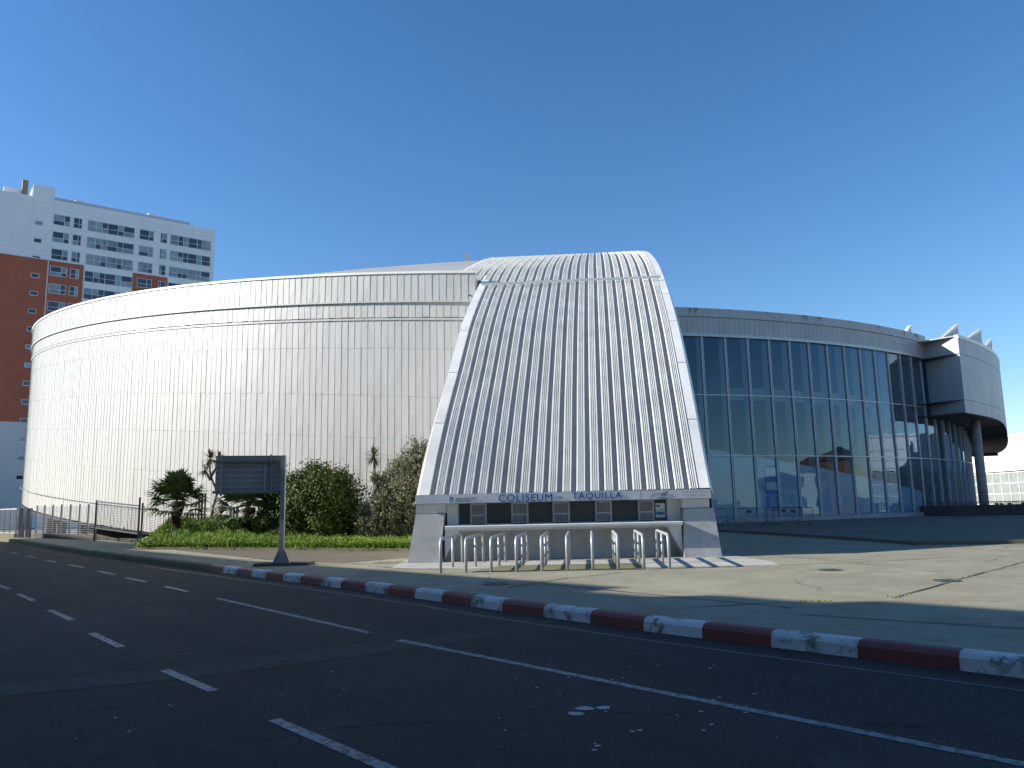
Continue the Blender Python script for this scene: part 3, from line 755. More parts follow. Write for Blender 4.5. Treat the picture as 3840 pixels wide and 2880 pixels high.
e2 = P(HC, HR - .3, 69.1, 0); b.quad((e0[0], e0[1], 0), (e2[0], e2[1], 0), (e2[0], e2[1], ZB - 2.6), (e0[0], e0[1], ZB - 2.6)); b.quad((e0[0], e0[1], ZB - 2.6), (e1[0], e1[1], ZB - 2.6), (e1[0], e1[1], ZT), (e0[0], e0[1], ZT)); b.build('end_wall', M['soffit'], AR)

# --- ticket booth under the arch
YF, YW = 25.2, 25.8
b = MB()
b.box(-3.14, 6.23, YF, 25.98, 1.81, 2.10)             # fascia beam
b.box(-3.14, -2.19, YF + .22, 25.95, 1.52, 1.807); b.box(5.36, 6.22, YF + .22, 25.95, 1.52, 1.807)
b.box(-2.187, -1.84, YW, 26.1, 1.12, 1.807); b.box(4.95, 5.357, YW, 26.1, 1.12, 1.807)
BO = b.build('ticket_booth', M['boothwhite'], AR)
b = MB(); b.box(-2.6, 5.8, 25.93, 26.3, 0, 1.0); b.build('front_wall', M['boothconc'], BO)
b = MB()                                               # counter with a bevelled underside
for x0, x1 in ((-2.2, 5.25),):
    cs = [(25.0, 1.10), (25.0, 1.03), (25.25, .94), (25.93, .94), (25.93, 1.117), (25.05, 1.117)]
    i = len(b.v); b.v += [(x0, y, z) for y, z in cs] + [(x1, y, z) for y, z in cs]; m_ = len(cs)
    b.f += [tuple(range(i + m_ - 1, i - 1, -1)), tuple(range(i + m_, i + 2 * m_))] + [(i + j, i + m_ + j, i + m_ + (j + 1) % m_, i + (j + 1) % m_) for j in range(m_)]; b.m += [0] * (m_ + 2)
b.build('counter', M['boothwhite'], BO)
b = MB(); b.box(-3.13, 6.21, YF - .004, YF, 1.812, 1.822); b.box(-2.19, -2.178, YF + .05, YF + .06, 1.52, 1.8); b.box(2.1, 2.106, YF - .003, YF, 1.83, 2.09); b.box(3.98, 3.986, YF - .003, YF, 1.83, 2.09); b.build('fascia_joints', M['ink'], BO)
gx = [(-1.41, -.94), (-.08, .41), (1.26, 1.75), (2.63, 3.11), (4.02, 4.48)]
sh = [(-1.84, -1.41), (-.94, -.08), (.41, 1.26), (1.75, 2.63), (3.11, 4.02), (4.48, 4.95)]
for x0, x1 in sh:
    b = MB(); b.box(x0 + .035, x1 - .035, YW + .07, YW + .12, 1.15, 1.805)
    b.box(x0 + .005, x0 + .035, YW - .01, YW + .13, 1.12, 1.8); b.box(x1 - .035, x1 - .005, YW - .01, YW + .13, 1.12, 1.8)
    b.box(x0 + .036, x1 - .036, YW - .008, YW + .13, 1.118, 1.149)
    b.m = [0] * 6 + [1] * 18
    b.build('window', [M['shutter'], M['grille']], BO)
b = MB(); b.box(-1.84, 4.95, YW + .3, YW + .34, 1.1, 1.82); b.build('booth_interior', M['shutter'], BO)
for x0, x1 in gx:
    b = MB(); f = .03
    b.box(x0, x0 + f, YW - .03, YW + .03, 1.12, 1.805); b.box(x1 - f, x1, YW - .03, YW + .03, 1.12, 1.805)
    b.box(x0 + f + .001, x1 - f - .001, YW - .028, YW + .028, 1.75, 1.804); b.box(x0 + f + .001, x1 - f - .001, YW - .028, YW + .028, 1.155, 1.185); b.box(x0 + f + .001, x1 - f - .001, YW - .028, YW + .028, 1.40, 1.45)
    nx = 13
    for i in range(1, nx):
        x = x0 + f + (x1 - x0 - 2 * f) * i / nx; b.box(x - .0045, x + .0045, YW - .004, YW + .004, 1.185, 1.75)
    for i in range(1, 17):
        z = 1.185 + .565 * i / 17; b.box(x0 + f, x1 - f, YW - .0085, YW - .0045, z - .0045, z + .0045)
    b.build('window_grille', M['grille'], BO)
def pillar(q, yb, yt, name):
    b = MB(); (xb0, xb1), (xt0, xt1) = q
    b.hexa([(xb0, yb, -.02), (xb1, yb, -.02), (xb1, yb + 2.2, -.02), (xb0, yb + 2.2, -.02)], [(xt0, yt, 1.5), (xt1, yt, 1.5), (xt1, yt + 1.4, 1.5), (xt0, yt + 1.4, 1.5)])
    o = b.build('foot_pillar', M['pillar'], BO)
    o.data['x'] = 1
    return o
def pillar(xb0, xb1, xt0, xt1, yb, yt):
    b = MB()
    b.hexa([(xb0, yb, -.02), (xb1, yb, -.02), (xb1, yb + 2.2, -.02), (xb0, yb + 2.2, -.02)], [(xt0, yt, 1.505), (xt1, yt, 1.505), (xt1, yt + 1.4, 1.505), (xt0, yt + 1.4, 1.505)])
    b.build('foot_pillar', M['pillar'], BO)
pillar(-3.37, -2.36, -3.14, -2.24, 24.98, 25.34); pillar(5.24, 6.42, 5.38, 6.34, 25.0, 25.36)
for s, x0, x1 in ((1, 4.82, 5.26), (-1, -1.75, -2.22)):
    b = MB(); q = [(x0, .97), (x1, .97), (x1, .12), (x1 - s * .02, .18)] if s > 0 else [(x0, .97), (x1 - s * .02, .18), (x1, .12), (x1, .97)]
    i = len(b.v); b.v += [(x, 25.3, z) for x, z in q] + [(x, 25.95, z) for x, z in q]
    b.f += [(i + 3, i + 2, i + 1, i), (i + 4, i + 5, i + 6, i + 7)] + [(i + j, i + (j + 1) % 4, i + 4 + (j + 1) % 4, i + 4 + j) for j in range(4)]; b.m += [0] * 6
    b.build('brace', M['boothwhite'], BO)
text_mesh('COLISEUM', 1.70, .235, M['blue'], 'lettering', BO, -.50, YF, 1.835, space=1.1)
b = MB(); b.box(1.40, 1.52, YF - .012, YF - .001, 1.93, 1.955); b.build('lettering', M['blue'], BO)
text_mesh('TAQUILLA', 1.57, .245, M['blue'], 'lettering', BO, 1.83, YF, 1.835, space=1.1)
text_mesh('Ayuntamiento de A Coruña', .66, .05, M['ink'], 'small_lettering', BO, -1.87, YF, 1.945)
text_mesh('Concello da Coruña', .48, .05, M['ink'], 'small_lettering', BO, -1.87, YF, 1.875)
b = MB()                                              # city shield
sp = [(-2.06, 1.99), (-1.93, 1.99), (-1.93, 1.90), (-1.95, 1.855), (-1.995, 1.835), (-2.04, 1.855), (-2.06, 1.90)]
b.poly([(x, YF - .006, z) for x, z in sp], 0)
for x in (-2.035, -1.96): b.quad((x - .008, YF - .008, 1.875), (x + .008, YF - .008, 1.875), (x + .008, YF - .008, 1.97), (x - .008, YF - .008, 1.97), 1)
b.quad((-2.008, YF - .008, 1.86), (-1.985, YF - .008, 1.86), (-1.99, YF - .008, 1.96), (-2.003, YF - .008, 1.96), 1)
for k in range(5): x = -2.05 + .027 * k; b.quad((x - .009, YF - .006, 1.995), (x + .009, YF - .006, 1.995), (x + .005, YF - .006, 2.025), (x - .005, YF - .006, 2.025), 0)
b.build('city_shield', [M['blue'], M['boothwhite']], BO)
b = MB()                                              # arena logo: double arc and three strokes
def arc(cx, cz, rx, rz, t0, t1, wd, k):
    for i in range(16):
        a, c = t0 + (t1 - t0) * i / 16, t0 + (t1 - t0) * (i + 1) / 16
        b.quad(*[(cx + math.cos(t) * (rx + s), YF - .007, cz + math.sin(t) * (rz + s)) for t, s in ((c, 0), (a, 0), (a, wd), (c, wd))], k)
arc(4.67, 1.79, .40, .20, R_(16), R_(164), .016, 0); arc(4.67, 1.79, .32, .155, R_(18), R_(162), .010, 1)
for k, (x, m_) in enumerate(((4.62, 2), (4.68, 3), (4.74, 1))):
    b.quad((x, YF - .010, 1.90), (x + .035, YF - .010, 1.90), (x + .17, YF - .010, 2.055 + .01 * k), (x + .15, YF - .010, 2.055 + .01 * k), m_)
b.build('arena_logo', [M['blue'], M['ink'], M['green'], M['red']], BO)
text_mesh('COLISEUM', .34, .045, M['ink'], 'small_lettering', BO, 4.52, YF, 1.835)
for z in (2.03, 1.93):
    b = MB(); rs = random.Random(int(z * 100)); x = 5.32
    while x < 6.1:
        l_ = rs.uniform(.03, .07); b.box(x, x + l_, YF - .002, YF, z - .018, z + .018); x += l_ + rs.uniform(.008, .03)
    b.build('faded_lettering', M['fadedtext'], BO)
b = MB(); b.box(4.575, 4.875, YW + .055, YW + .07, 1.47, 1.69, 0); b.box(4.60, 4.71, YW + .05, YW + .0548, 1.57, 1.64, 1); b.box(4.73, 4.85, YW + .05, YW + .0548, 1.50, 1.515, 2); b.build('notice', [M['paper'], M['posterpurple'], M['ink']], BO)
b = MB(); b.box(4.575, 4.875, YW + .055, YW + .07, 1.235, 1.455, 0); b.box(4.59, 4.86, YW + .05, YW + .0548, 1.31, 1.42, 1); b.box(4.62, 4.80, YW + .05, YW + .0548, 1.26, 1.272, 2); b.build('notice', [M['paper'], M['posterblue'], M['ink']], BO)

# ------------------------------------------------------------------ queue rails
def rail():
    t = thing('queue_rail', '', 'railing')
    b = MB(); L, H, r = 3.75, .86, .041
    dx = .09
    prof_ = [(0, 0), (0, H - .18)] + [(.18 - .18 * math.cos(q), H - .18 + .18 * math.sin(q)) for q in (R_(30), R_(60), R_(90))] + [(L - .18, H)] + [(L - .18 + .18 * math.sin(q), H - .18 + .18 * math.cos(q)) for q in (R_(30), R_(60), R_(90))] + [(L, 0)]
    b.tube([(dx * y, y, z) for y, z in prof_], r, 10); b.build('hoop', M['galv'], t, True, True)
    b = MB(); y = L * .52; b.tube([(dx * y, y, 0), (dx * y, y, H)], r * .95, 10); b.build('post', M['galv'], t, True, True)
    return t
ORD = ['leftmost', 'second from the left', 'third from the left', 'fourth from the left', 'fifth from the left', 'fifth from the right', 'fourth from the right', 'third from the right', 'second from the right', 'rightmost']
r0 = rail()
for k in range(10):
    t = r0 if k == 0 else copytree(r0)
    t.location = (-1.97 + 5.97 * k / 9, 21.12 - .15 * k / 9, .012); t.rotation_euler = (0, 0, R_(random.uniform(-.5, .5)))
    tag(t, 'grey hoop rail before the ticket windows, %s of the ten' % ORD[k], 'railing', 'queue rails before the ticket windows')

# ------------------------------------------------------------------ road sign seen from behind
sx = -7.39; py = 25.35
SG = thing('road_sign', 'large road sign seen from behind on one steel post beside the kerb', 'sign', (sx, py, 0))
b = MB(); b.hexa([(sx - .78, py - .42, 0), (sx + .95, py - .30, 0), (sx + .95, py + .5, 0), (sx - .78, py + .45, 0)], [(sx - .74, py - .38, .09), (sx + .92, py - .27, .09), (sx + .92, py + .46, .09), (sx - .74, py + .41, .09)]); b.build('base_pad', M['darkconc'], SG)
b = MB(); b.box(sx - .07, sx + .07, py - .06, py + .08, .09, 3.46)
for dx_ in (-1, 1):
    b.v += [(sx + dx_ * .085, py - .02, .09), (sx + dx_ * .27, py - .02, .09), (sx + dx_ * .085, py - .02, .52), (sx + dx_ * .085, py + .04, .09), (sx + dx_ * .27, py + .04, .09), (sx + dx_ * .085, py + .04, .52)]
    i = len(b.v) - 6; b.f += [(i, i + 1, i + 2), (i + 5, i + 4, i + 3), (i + 1, i + 4, i + 5, i + 2), (i, i + 3, i + 4, i + 1)]; b.m += [0] * 4
b.box(sx - .26, sx + .26, py - .18, py + .22, .09, .115)
b.build('post', mat('dull_post_steel', (.30, .31, .32), .45, .3, .25, 4), SG)
def signp(u, z, d=0): return (sx - 2.08 + u * 2.02, py - .28 + u * .48 + d, z)
b = MB(); ns = 7
for k in range(ns):
    z0 = 2.27 + 1.21 * k / ns; z1 = z0 + 1.21 / ns - .03
    b.hexa([signp(0, z0, .02), signp(1, z0, .02), signp(1, z0, .06), signp(0, z0, .06)], [signp(0, z1, .02), signp(1, z1, .02), signp(1, z1, .06), signp(0, z1, .06)])
    b.hexa([signp(0, z1, -.02), signp(1, z1, -.02), signp(1, z1, .06), signp(0, z1, .06)], [signp(0, z1 + .022, -.02), signp(1, z1 + .022, -.02), signp(1, z1 + .022, .06), signp(0, z1 + .022, .06)])
b.build('panel', M['signback'], SG)
b = MB(); b.hexa([signp(0, 2.27, .065), signp(1, 2.27, .065), signp(1, 2.27, .085), signp(0, 2.27, .085)], [signp(0, 3.47, .065), signp(1, 3.47, .065), signp(1, 3.47, .085), signp(0, 3.47, .085)]); b.build('face_sheet', M['darksteel'], SG)
for u in (.10, .82):
    b = MB(); b.bar(signp(u, 2.2, -.05), signp(u, 3.5, -.05), .05, .06); b.build('upright', M['darkgalv'], SG)
b = MB(); b.bar(signp(.735, 2.36, -.05), signp(.735, 3.24, -.05), .025, .025); b.build('cable_pipe', M['galv'], SG)
for z in (2.32, 3.29):
    b = MB(); b.bar(signp(0, z, -.11), signp(1.03, z, -.11), .07, .07); b.tube([signp(-.012, z, -.11), signp(.012, z, -.11)], .05, 8); b.build('crossbar', M['darkgalv'], SG)
    b = MB(); g = -.16; b.tri((sx - .09, py + g, z), (sx - .28, py + g, z), (sx - .09, py + g, z + .16)); b.tri((sx - .09, py + g, z + .16), (sx - .28, py + g + .03, z), (sx - .09, py + g + .03, z)); b.build('gusset', M['darkgalv'], SG)

# ------------------------------------------------------------------ fences on the left
def chain(name, label, pts, h, posts, top=True, low=.12, wall=0, m=None, gap=.18, ph=None):
    t = thing(name, label, 'fence', (pts[0][0], pts[0][1], zg(*pts[0])))
    P0 = [Vector((p[0], p[1], zg(*p) + (p[2] if len(p) > 2 else 0))) for p in pts]
    for p in posts:
        q = Vector((p[0], p[1], zg(p[0], p[1]) + (p[2] if len(p) > 2 else 0)))
        b = MB(); b.bar(q, q + Vector((0, 0, ph or (h + .08))), .075); b.build('post', m or M['galv'], t)
    b = MB()
    for a, c in zip(P0, P0[1:]):
        L = (c - a).length; n = int(L / gap)
        for i in range(n + 1):
            p = a + (c - a) * i / max(n, 1); b.bar(p + Vector((0, 0, low)), p + Vector((0, 0, h)), .013)
        for z in np.arange(low, h + .01, .13): b.bar(a + Vector((0, 0, z)), c + Vector((0, 0, z)), .012)
    b.build('mesh_panel', m or M['galv'], t)
    if top:
        b = MB()
        for a, c in zip(P0, P0[1:]): b.bar(a + Vector((0, 0, h)), c + Vector((0, 0, h)), .075); b.bar(a + Vector((0, 0, low)), c + Vector((0, 0, low)), .06)
        b.build('rails', m or M['galv'], t)
    if wall:
        b = MB()
        for a, c in zip(P0, P0[1:]): 
            d = (c - a).normalized(); q = Vector((-d.y, d.x, 0)) * .1
            b.hexa([a - q - Vector((0, 0, .3)), c - q - Vector((0, 0, .3)), c + q - Vector((0, 0, .3)), a + q - Vector((0, 0, .3))], [a - q + Vector((0, 0, wall)), c - q + Vector((0, 0, wall)), c + q + Vector((0, 0, wall)), a + q + Vector((0, 0, wall))])
        b.build('low_wall', M['darkconc'] if wall > .29 else M['kerbstone'], t)
    return t
fl = [(-30.3, 50.5), (-23.75, 45.2)]
ps = [Vector((*fl[0], 0)).lerp(Vector((*fl[1], 0)), t)[:2] for t in (0, .14, .29, .44, .59, .74, .88, 1)]
chain('mesh_fence', 'tall wire mesh fence on slim grey posts above the sunken drive', fl, 1.95, ps, False, .2, .3, gap=.16)
chain('railing_fence', 'white topped grey railing on a pale low wall at the far left edge', [(-40, 58.6), (-32.3, 51.7)], 1.85, [Vector((-40, 58.6, 0)).lerp(Vector((-32.3, 51.7, 0)), t)[:2] for t in (.55, .66, .77, .88, 1.0)], True, .3, .28, gap=.3)
b = MB(); p = (-31.75, 51.35)
GP = thing('gate_post', 'pair of stout dark gate posts between the railing and the mesh fence', 'post', (p[0], p[1], zg(*p)))
for q in (p, (-31.05, 50.95)):
    b = MB(); b.box(q[0] - .12, q[0] + .12, q[1] - .12, q[1] + .12, -.1, 2.2); b.build('post', M['darkgalv'], GP)
chain('mesh_fence', 'dark framed wire mesh panel standing between two posts over the sunken drive', [(-23.3, 44.3, .72), (-19.75, 41.9, .45)], 1.45, [(-23.3, 44.3, -.2), (-19.75, 41.9, -.1), (-19.45, 41.6, -.4)], True, 0, 0, M['darksteel'], .13, 2.45)
chain('mesh_fence', 'wire mesh fence panel behind the stout fan palm on the grassy slope', [(-19.3, 41.5, .4), (-16.95, 43.0, 1.0)], 1.55, [(-17.05, 43.0, .9), (-16.85, 42.9, .9), (-16.65, 42.8, .9)], False, 0, 0, M['darksteel'], .13)
b = MB(); b.bar((-18.9, 40.6, .35), (-17.0, 43.6, 1.38), .18, .2); tag(b.build('ramp_edge', M['plinth']), 'pale sloping concrete edging beside the grassy bank', 'kerb')

# ------------------------------------------------------------------ grass bank and plants
def bankz(u, v):
    back = 1.35 - .5 * u; z = .05 + (back - .05) * (v ** .9)
    return z + zg(-16 + 12 * u, 36)
FB = curve([(-16.9, 35.75, 0), (-14.5, 35.2, 0), (-10.1, 34.05, 0), (-7, 33.2, 0), (-4.36, 32.4, 0), (-3.0, 32.0, 0)], 40)
BB = [Vector(P(DC, DR - .2, -27.6 + 17.2 * i / 40, 0)) for i in range(41)]
BB = [Vector((-18.5, 41.2, 0)).lerp(BB[0], .35 + .65 * i / 3) if i < 3 else q for i, q in enumerate(BB)]
def bank(u, v):
    i = min(39, int(u * 40)); f = u * 40 - i
    a = FB[i].lerp(FB[i + 1], f); c = BB[i].lerp(BB[i + 1], f); p = a.lerp(c, v)
    return Vector((p.x, p.y, bankz(u, v) + .06 * math.sin(p.x * 2.1) * math.sin(p.y * 1.7) * v))
b = MB()
for i in range(40):
    for j in range(10): b.quad(bank(i / 40, j / 10), bank((i + 1) / 40, j / 10), bank((i + 1) / 40, (j + 1) / 10), bank(i / 40, (j + 1) / 10))
for i in range(40): b.quad(FB[i] + Vector((0, 0, -.1)), FB[i + 1] + Vector((0, 0, -.1)), bank((i + 1) / 40, 0), bank(i / 40, 0))
for j in range(10):
    a, c = bank(0, j / 10), bank(0, (j + 1) / 10); b.quad((a.x, a.y, -.3), a, c, (c.x, c.y, -.3))
struct(b.build('grass_bank', M['soil'], None, True))
b = MB()
for i in range(40):
    a, c = FB[i], FB[i + 1]; d = (c - a).normalized(); q = Vector((d.y, -d.x, 0)) * .14
    b.hexa([zz(a + q, -.05), zz(c + q, -.05), zz(c, -.05), zz(a, -.05)], [zz(a + q, .10), zz(c + q, .10), zz(c, .10), zz(a, .10)])
struct(b.build('bank_kerb', M['kerbstone']))
rg = random.Random(21); b = MB()
def blade(p, h, wd, lean=.5):
    a = rg.uniform(0, 6.28); d = Vector((math.cos(a), math.sin(a), 0)) * wd; l = Vector((rg.uniform(-1, 1), rg.uniform(-1, 1), 0)) * h * lean
    b.tri(p - d, p + d, p + l + Vector((0, 0, h)))
def leaflet(p, s):
    a = rg.uniform(0, 6.28); t = rg.uniform(-.5, .9); x = Vector((math.cos(a), math.sin(a), t * .5)).normalized() * s; y = x.cross(Vector((0, 0, 1))).normalized() * s * .55
    b.quad(p - x, p - y, p + x, p + y)
for _ in range(42000):
    u, v = rg.random(), rg.random() ** 1.1
    p = bank(u, v); fr = max(0, 1 - v * 5)
    if u < .55 or v < .3:
        blade(p, rg.uniform(.05, .15) * (1 + .9 * math.sin(p.x * 3.1 + math.sin(p.y * 2)) ** 2) + fr * .10 * rg.random(), rg.uniform(.01, .024))
for _ in range(9000):
    u, v = rg.random(), rg.random() ** 2.6
    p = bank(u, v) + Vector((0, 0, rg.uniform(.02, .22) * (.4 + max(0, 1 - v * 6)))); leaflet(p, rg.uniform(.03, .075))
for (cx, cy, n, r, h) in [(-13.2, 35.6, 260, .45, .5), (-11.2, 34.9, 200, .4, .4), (-8.0, 34.0, 220, .5, .35), (-5.6, 33.1, 420, .9, .42), (-10.2, 35.2, 160, .4, .7), (-16.2, 36.0, 240, .7, .35)]:
    for _ in range(n):
        q = Vector((cx + rg.gauss(0, r), cy + rg.gauss(0, r * .5), 0)); zt = .15 + zg(q.x, q.y)
        leaflet(Vector((q.x, q.y, zt + rg.uniform(0, h))), rg.uniform(.04, .09))
for _ in range(60):
    u = rg.uniform(.02, 1); q = bank(u, rg.uniform(0, .16)); hh = rg.uniform(.12, .42); rr = rg.uniform(.1, .35)
    for _ in range(int(90 * rr / .2)):
        p = q + Vector((rg.gauss(0, rr), rg.gauss(0, rr * .5), 0))
        if rg.random() < .5: leaflet(p + Vector((0, 0, rg.uniform(0, hh))), rg.uniform(.03, .08))
        else: blade(p, hh * rg.uniform(.5, 1.1), rg.uniform(.01, .022), .35)
struct(b.build('grass', M['grass']), 'stuff')
b = MB()                               # weeds in the pavement joints
for pts in (JO[0], JO[1], JO[3]):
    for a, c in zip(pts, pts[1:]):
        for _ in range(int(34 * math.dist(a, c) / 3)):
            t = rg.random() ** 1.5; x = a[0] + (c[0] - a[0]) * t + rg.gauss(0, .05); y = a[1] + (c[1] - a[1]) * t + rg.gauss(0, .05)
            blade(Vector((x, y, .01)), rg.uniform(.01, .03), .009, 1.2)
for cx, cy, r, n in [(7.58, 19.71, .3, 120), (5.06, 13.67, .22, 110), (9.0, 21.3, .25, 60), (-.43, 17.85, .3, 50), (-4.2, 25.9, .3, 120), (-3.6, 27.2, .3, 90), (6.6, 14.1, .25, 50)]:
    for _ in range(n):
        blade(Vector((cx + rg.gauss(0, r), cy + rg.gauss(0, r * .35), .01)), rg.uniform(.01, .03), .01, 1.4)
struct(b.build('weeds', M['grass']), 'stuff')
def drain(x, y, r, label, name='manhole_cover'):
    b = MB(); b.poly([(x + math.cos(t) * r, y + math.sin(t) * r, .018) for t in [2 * math.pi * i / 20 for i in range(20)]])
    for k in range(-3, 4): b.box(x - r * .7, x + r * .7, y + k * r * .22 - .012, y + k * r * .22 + .012, .019, .024)
    tag(b.build(name, M['darkgalv']), label, 'manhole cover')
drain(7.6, 19.6, .3, 'small round iron cover ringed by weeds on the sunny plaza'); drain(8.81, 16.56, .27, 'plain round iron cover set in the bare sunny plaza'); drain(-.43, 17.9, .36, 'broken round cover in the paving before the queue rails')

def leafcloud(name, label, cat, base, blobs, n, ls, m, trunkpts, seed, asp=.45, core=3500):
    rs = random.Random(seed); t = thing(name, label, cat, base)
    b = MB()
    for pts, r in trunkpts: b.tube(pts, r, 6)
    b.build('trunk', M['twig'], t)
    b = MB(); B0_ = Vector(base); tot = sum(bl[3] * bl[4] * bl[5] for bl in blobs)
    for cx, cy, cz, rx, ry, rz in blobs:            # dense inner foliage
        for _ in range(int(core * rx * ry * rz / tot)):
            v = Vector((rs.gauss(0, 1), rs.gauss(0, 1), rs.gauss(0, 1))).normalized() * rs.random() ** .4 * .74
            p = Vector((cx + v.x * rx, cy + v.y * ry, cz + v.z * rz))
            x = Vector((rs.gauss(0, 1), rs.gauss(0, 1), rs.gauss(0, 1))).normalized(); y = x.cross(Vector((rs.gauss(0, 1), rs.gauss(0, 1), rs.gauss(0, 1)))).normalized(); s = ls * rs.uniform(1.4, 2.2)
            b.quad(p - x * s, p - y * s * .6, p + x * s, p + y * s * .6)
    for cx, cy, cz, rx, ry, rz in blobs:
        ncl = max(6, int(70 * rx * ry * rz / tot * len(blobs) ** .3)); cl = []
        for _ in range(ncl):
            while True:
                v = Vector((rs.gauss(0, 1), rs.gauss(0, 1), rs.gauss(0, 1))); v.normalize(); break
            q = rs.uniform(.55, 1.02) ** .6; cl.append((Vector((cx + v.x * rx * q, cy + v.y * ry * q, cz + v.z * rz * q)), rs.uniform(.13, .3) * (rx + rz), v))
        for _ in range(int(n * rx * ry * rz / tot)):
            c, r, v0 = cl[rs.randrange(ncl)]
            p = c + Vector((rs.gauss(0, .42), rs.gauss(0, .42), rs.gauss(0, .42))) * r
            if p.z < base[2] + .05: continue
            d = Vector((rs.gauss(0, 1), rs.gauss(0, 1), rs.gauss(0, 1) + .3)) + v0 * .9; d.normalize()
            x = d.cross(Vector((rs.gauss(0, 1), rs.gauss(0, 1), rs.gauss(0, 1)))).normalized(); y = d.cross(x)
            s = ls * rs.uniform(.6, 1.35)
            a, c2 = p - x * s, p + x * s; mid = p + d * s * .18
            b.quad(a, mid - y * s * asp, c2, mid + y * s * asp)
        for _ in range(int(ncl * .5)):                # twigs that break the outline
            c, r, v0 = cl[rs.randrange(ncl)]; dd = (v0 + Vector((rs.gauss(0, .3), rs.gauss(0, .3), rs.uniform(.1, .7)))).normalized(); L = rs.uniform(.15, .42) * (rx + rz) * .5
            for k in range(9):
                p = c + v0 * r * .4 + dd * L * k / 8
                x = (dd + Vector((rs.gauss(0, .7), rs.gauss(0, .7), rs.gauss(0, .5)))).normalized(); y = x.cross(Vector((rs.gauss(0, 1), rs.gauss(0, 1), 1))).normalized(); s = ls * rs.uniform(.5, 1.1)
                b.quad(p, p + x * s - y * s * asp, p + x * s * 2, p + x * s + y * s * asp)
    b.build('crown', m, t)
    return t
leafcloud('shrub', 'big rounded glossy dark green shrub against the white wall', 'shrub', (-8.75, 36.5, .35), [(-8.75, 36.5, 2.15, 1.55, 1.4, 1.35), (-8.9, 36.3, 2.6, 1.2, 1.1, .95), (-7.9, 36.8, 1.5, 1.0, 1.0, 1.2), (-9.9, 36.9, 1.5, .8, .9, 1.2)], 36000, .08, M['leaf'], [([(-8.75, 36.5, .2), (-8.7, 36.5, 2)], .1), ([(-8.7, 36.5, .5), (-8.0, 36.5, 2)], .06), ([(-8.7, 36.5, .5), (-9.5, 36.3, 2)], .06)], 1)
leafcloud('shrub', 'loose grey green shrub leaning on the left edge of the ribbed arch', 'shrub', (-5.2, 35.6, .3), [(-4.4, 36.2, 3.3, .95, .9, 1.25), (-4.7, 35.6, 2.0, 1.2, 1.0, 1.3), (-5.9, 35.3, 1.45, .95, .8, 1.0), (-5.6, 35.6, 2.5, .9, .8, .8), (-3.9, 35.6, 1.4, .8, .8, 1.2)], 26000, .09, M['olive'], [([(-5.2, 35.6, .2), (-4.8, 35.8, 1.8), (-4.3, 36.2, 4.0)], [.07, .05, .02]), ([(-5.2, 35.6, .4), (-6.0, 35.3, 2.0)], .04), ([(-5.2, 35.6, .3), (-4.2, 35.5, 2.0)], .04)], 2, .3)
leafcloud('shrub', 'deeply shaded dark shrub behind the road sign post', 'shrub', (-11.3, 38.6, .5), [(-11.3, 38.6, 1.9, 1.1, 1.0, 1.4), (-10.2, 38.3, 1.9, .9, .9, 1.4), (-10.9, 38.4, 2.9, .6, .6, .6), (-9.9, 37.4, 1.1, 1.0, .7, .9), (-11.9, 37.8, 1.1, .7, .6, .8)], 26000, .08, M['leaf'], [([(-11.3, 38.6, .3), (-11.2, 38.6, 2)], .08)], 3)
leafcloud('sapling', 'thin leafless looking sapling on the grass left of the sign', 'tree', (-14.2, 38.6, .5), [(-14.2, 38.6, 1.6, .35, .35, .7)], 160, .045, M['olive'], [([(-14.15, 38.6, .4), (-14.2, 38.6, 2.3)], [.03, .012]), ([(-14.18, 38.6, 1.1), (-13.8, 38.5, 1.8)], .012), ([(-14.18, 38.6, 1.3), (-14.6, 38.7, 1.9)], .012)], 4, .35, 0)

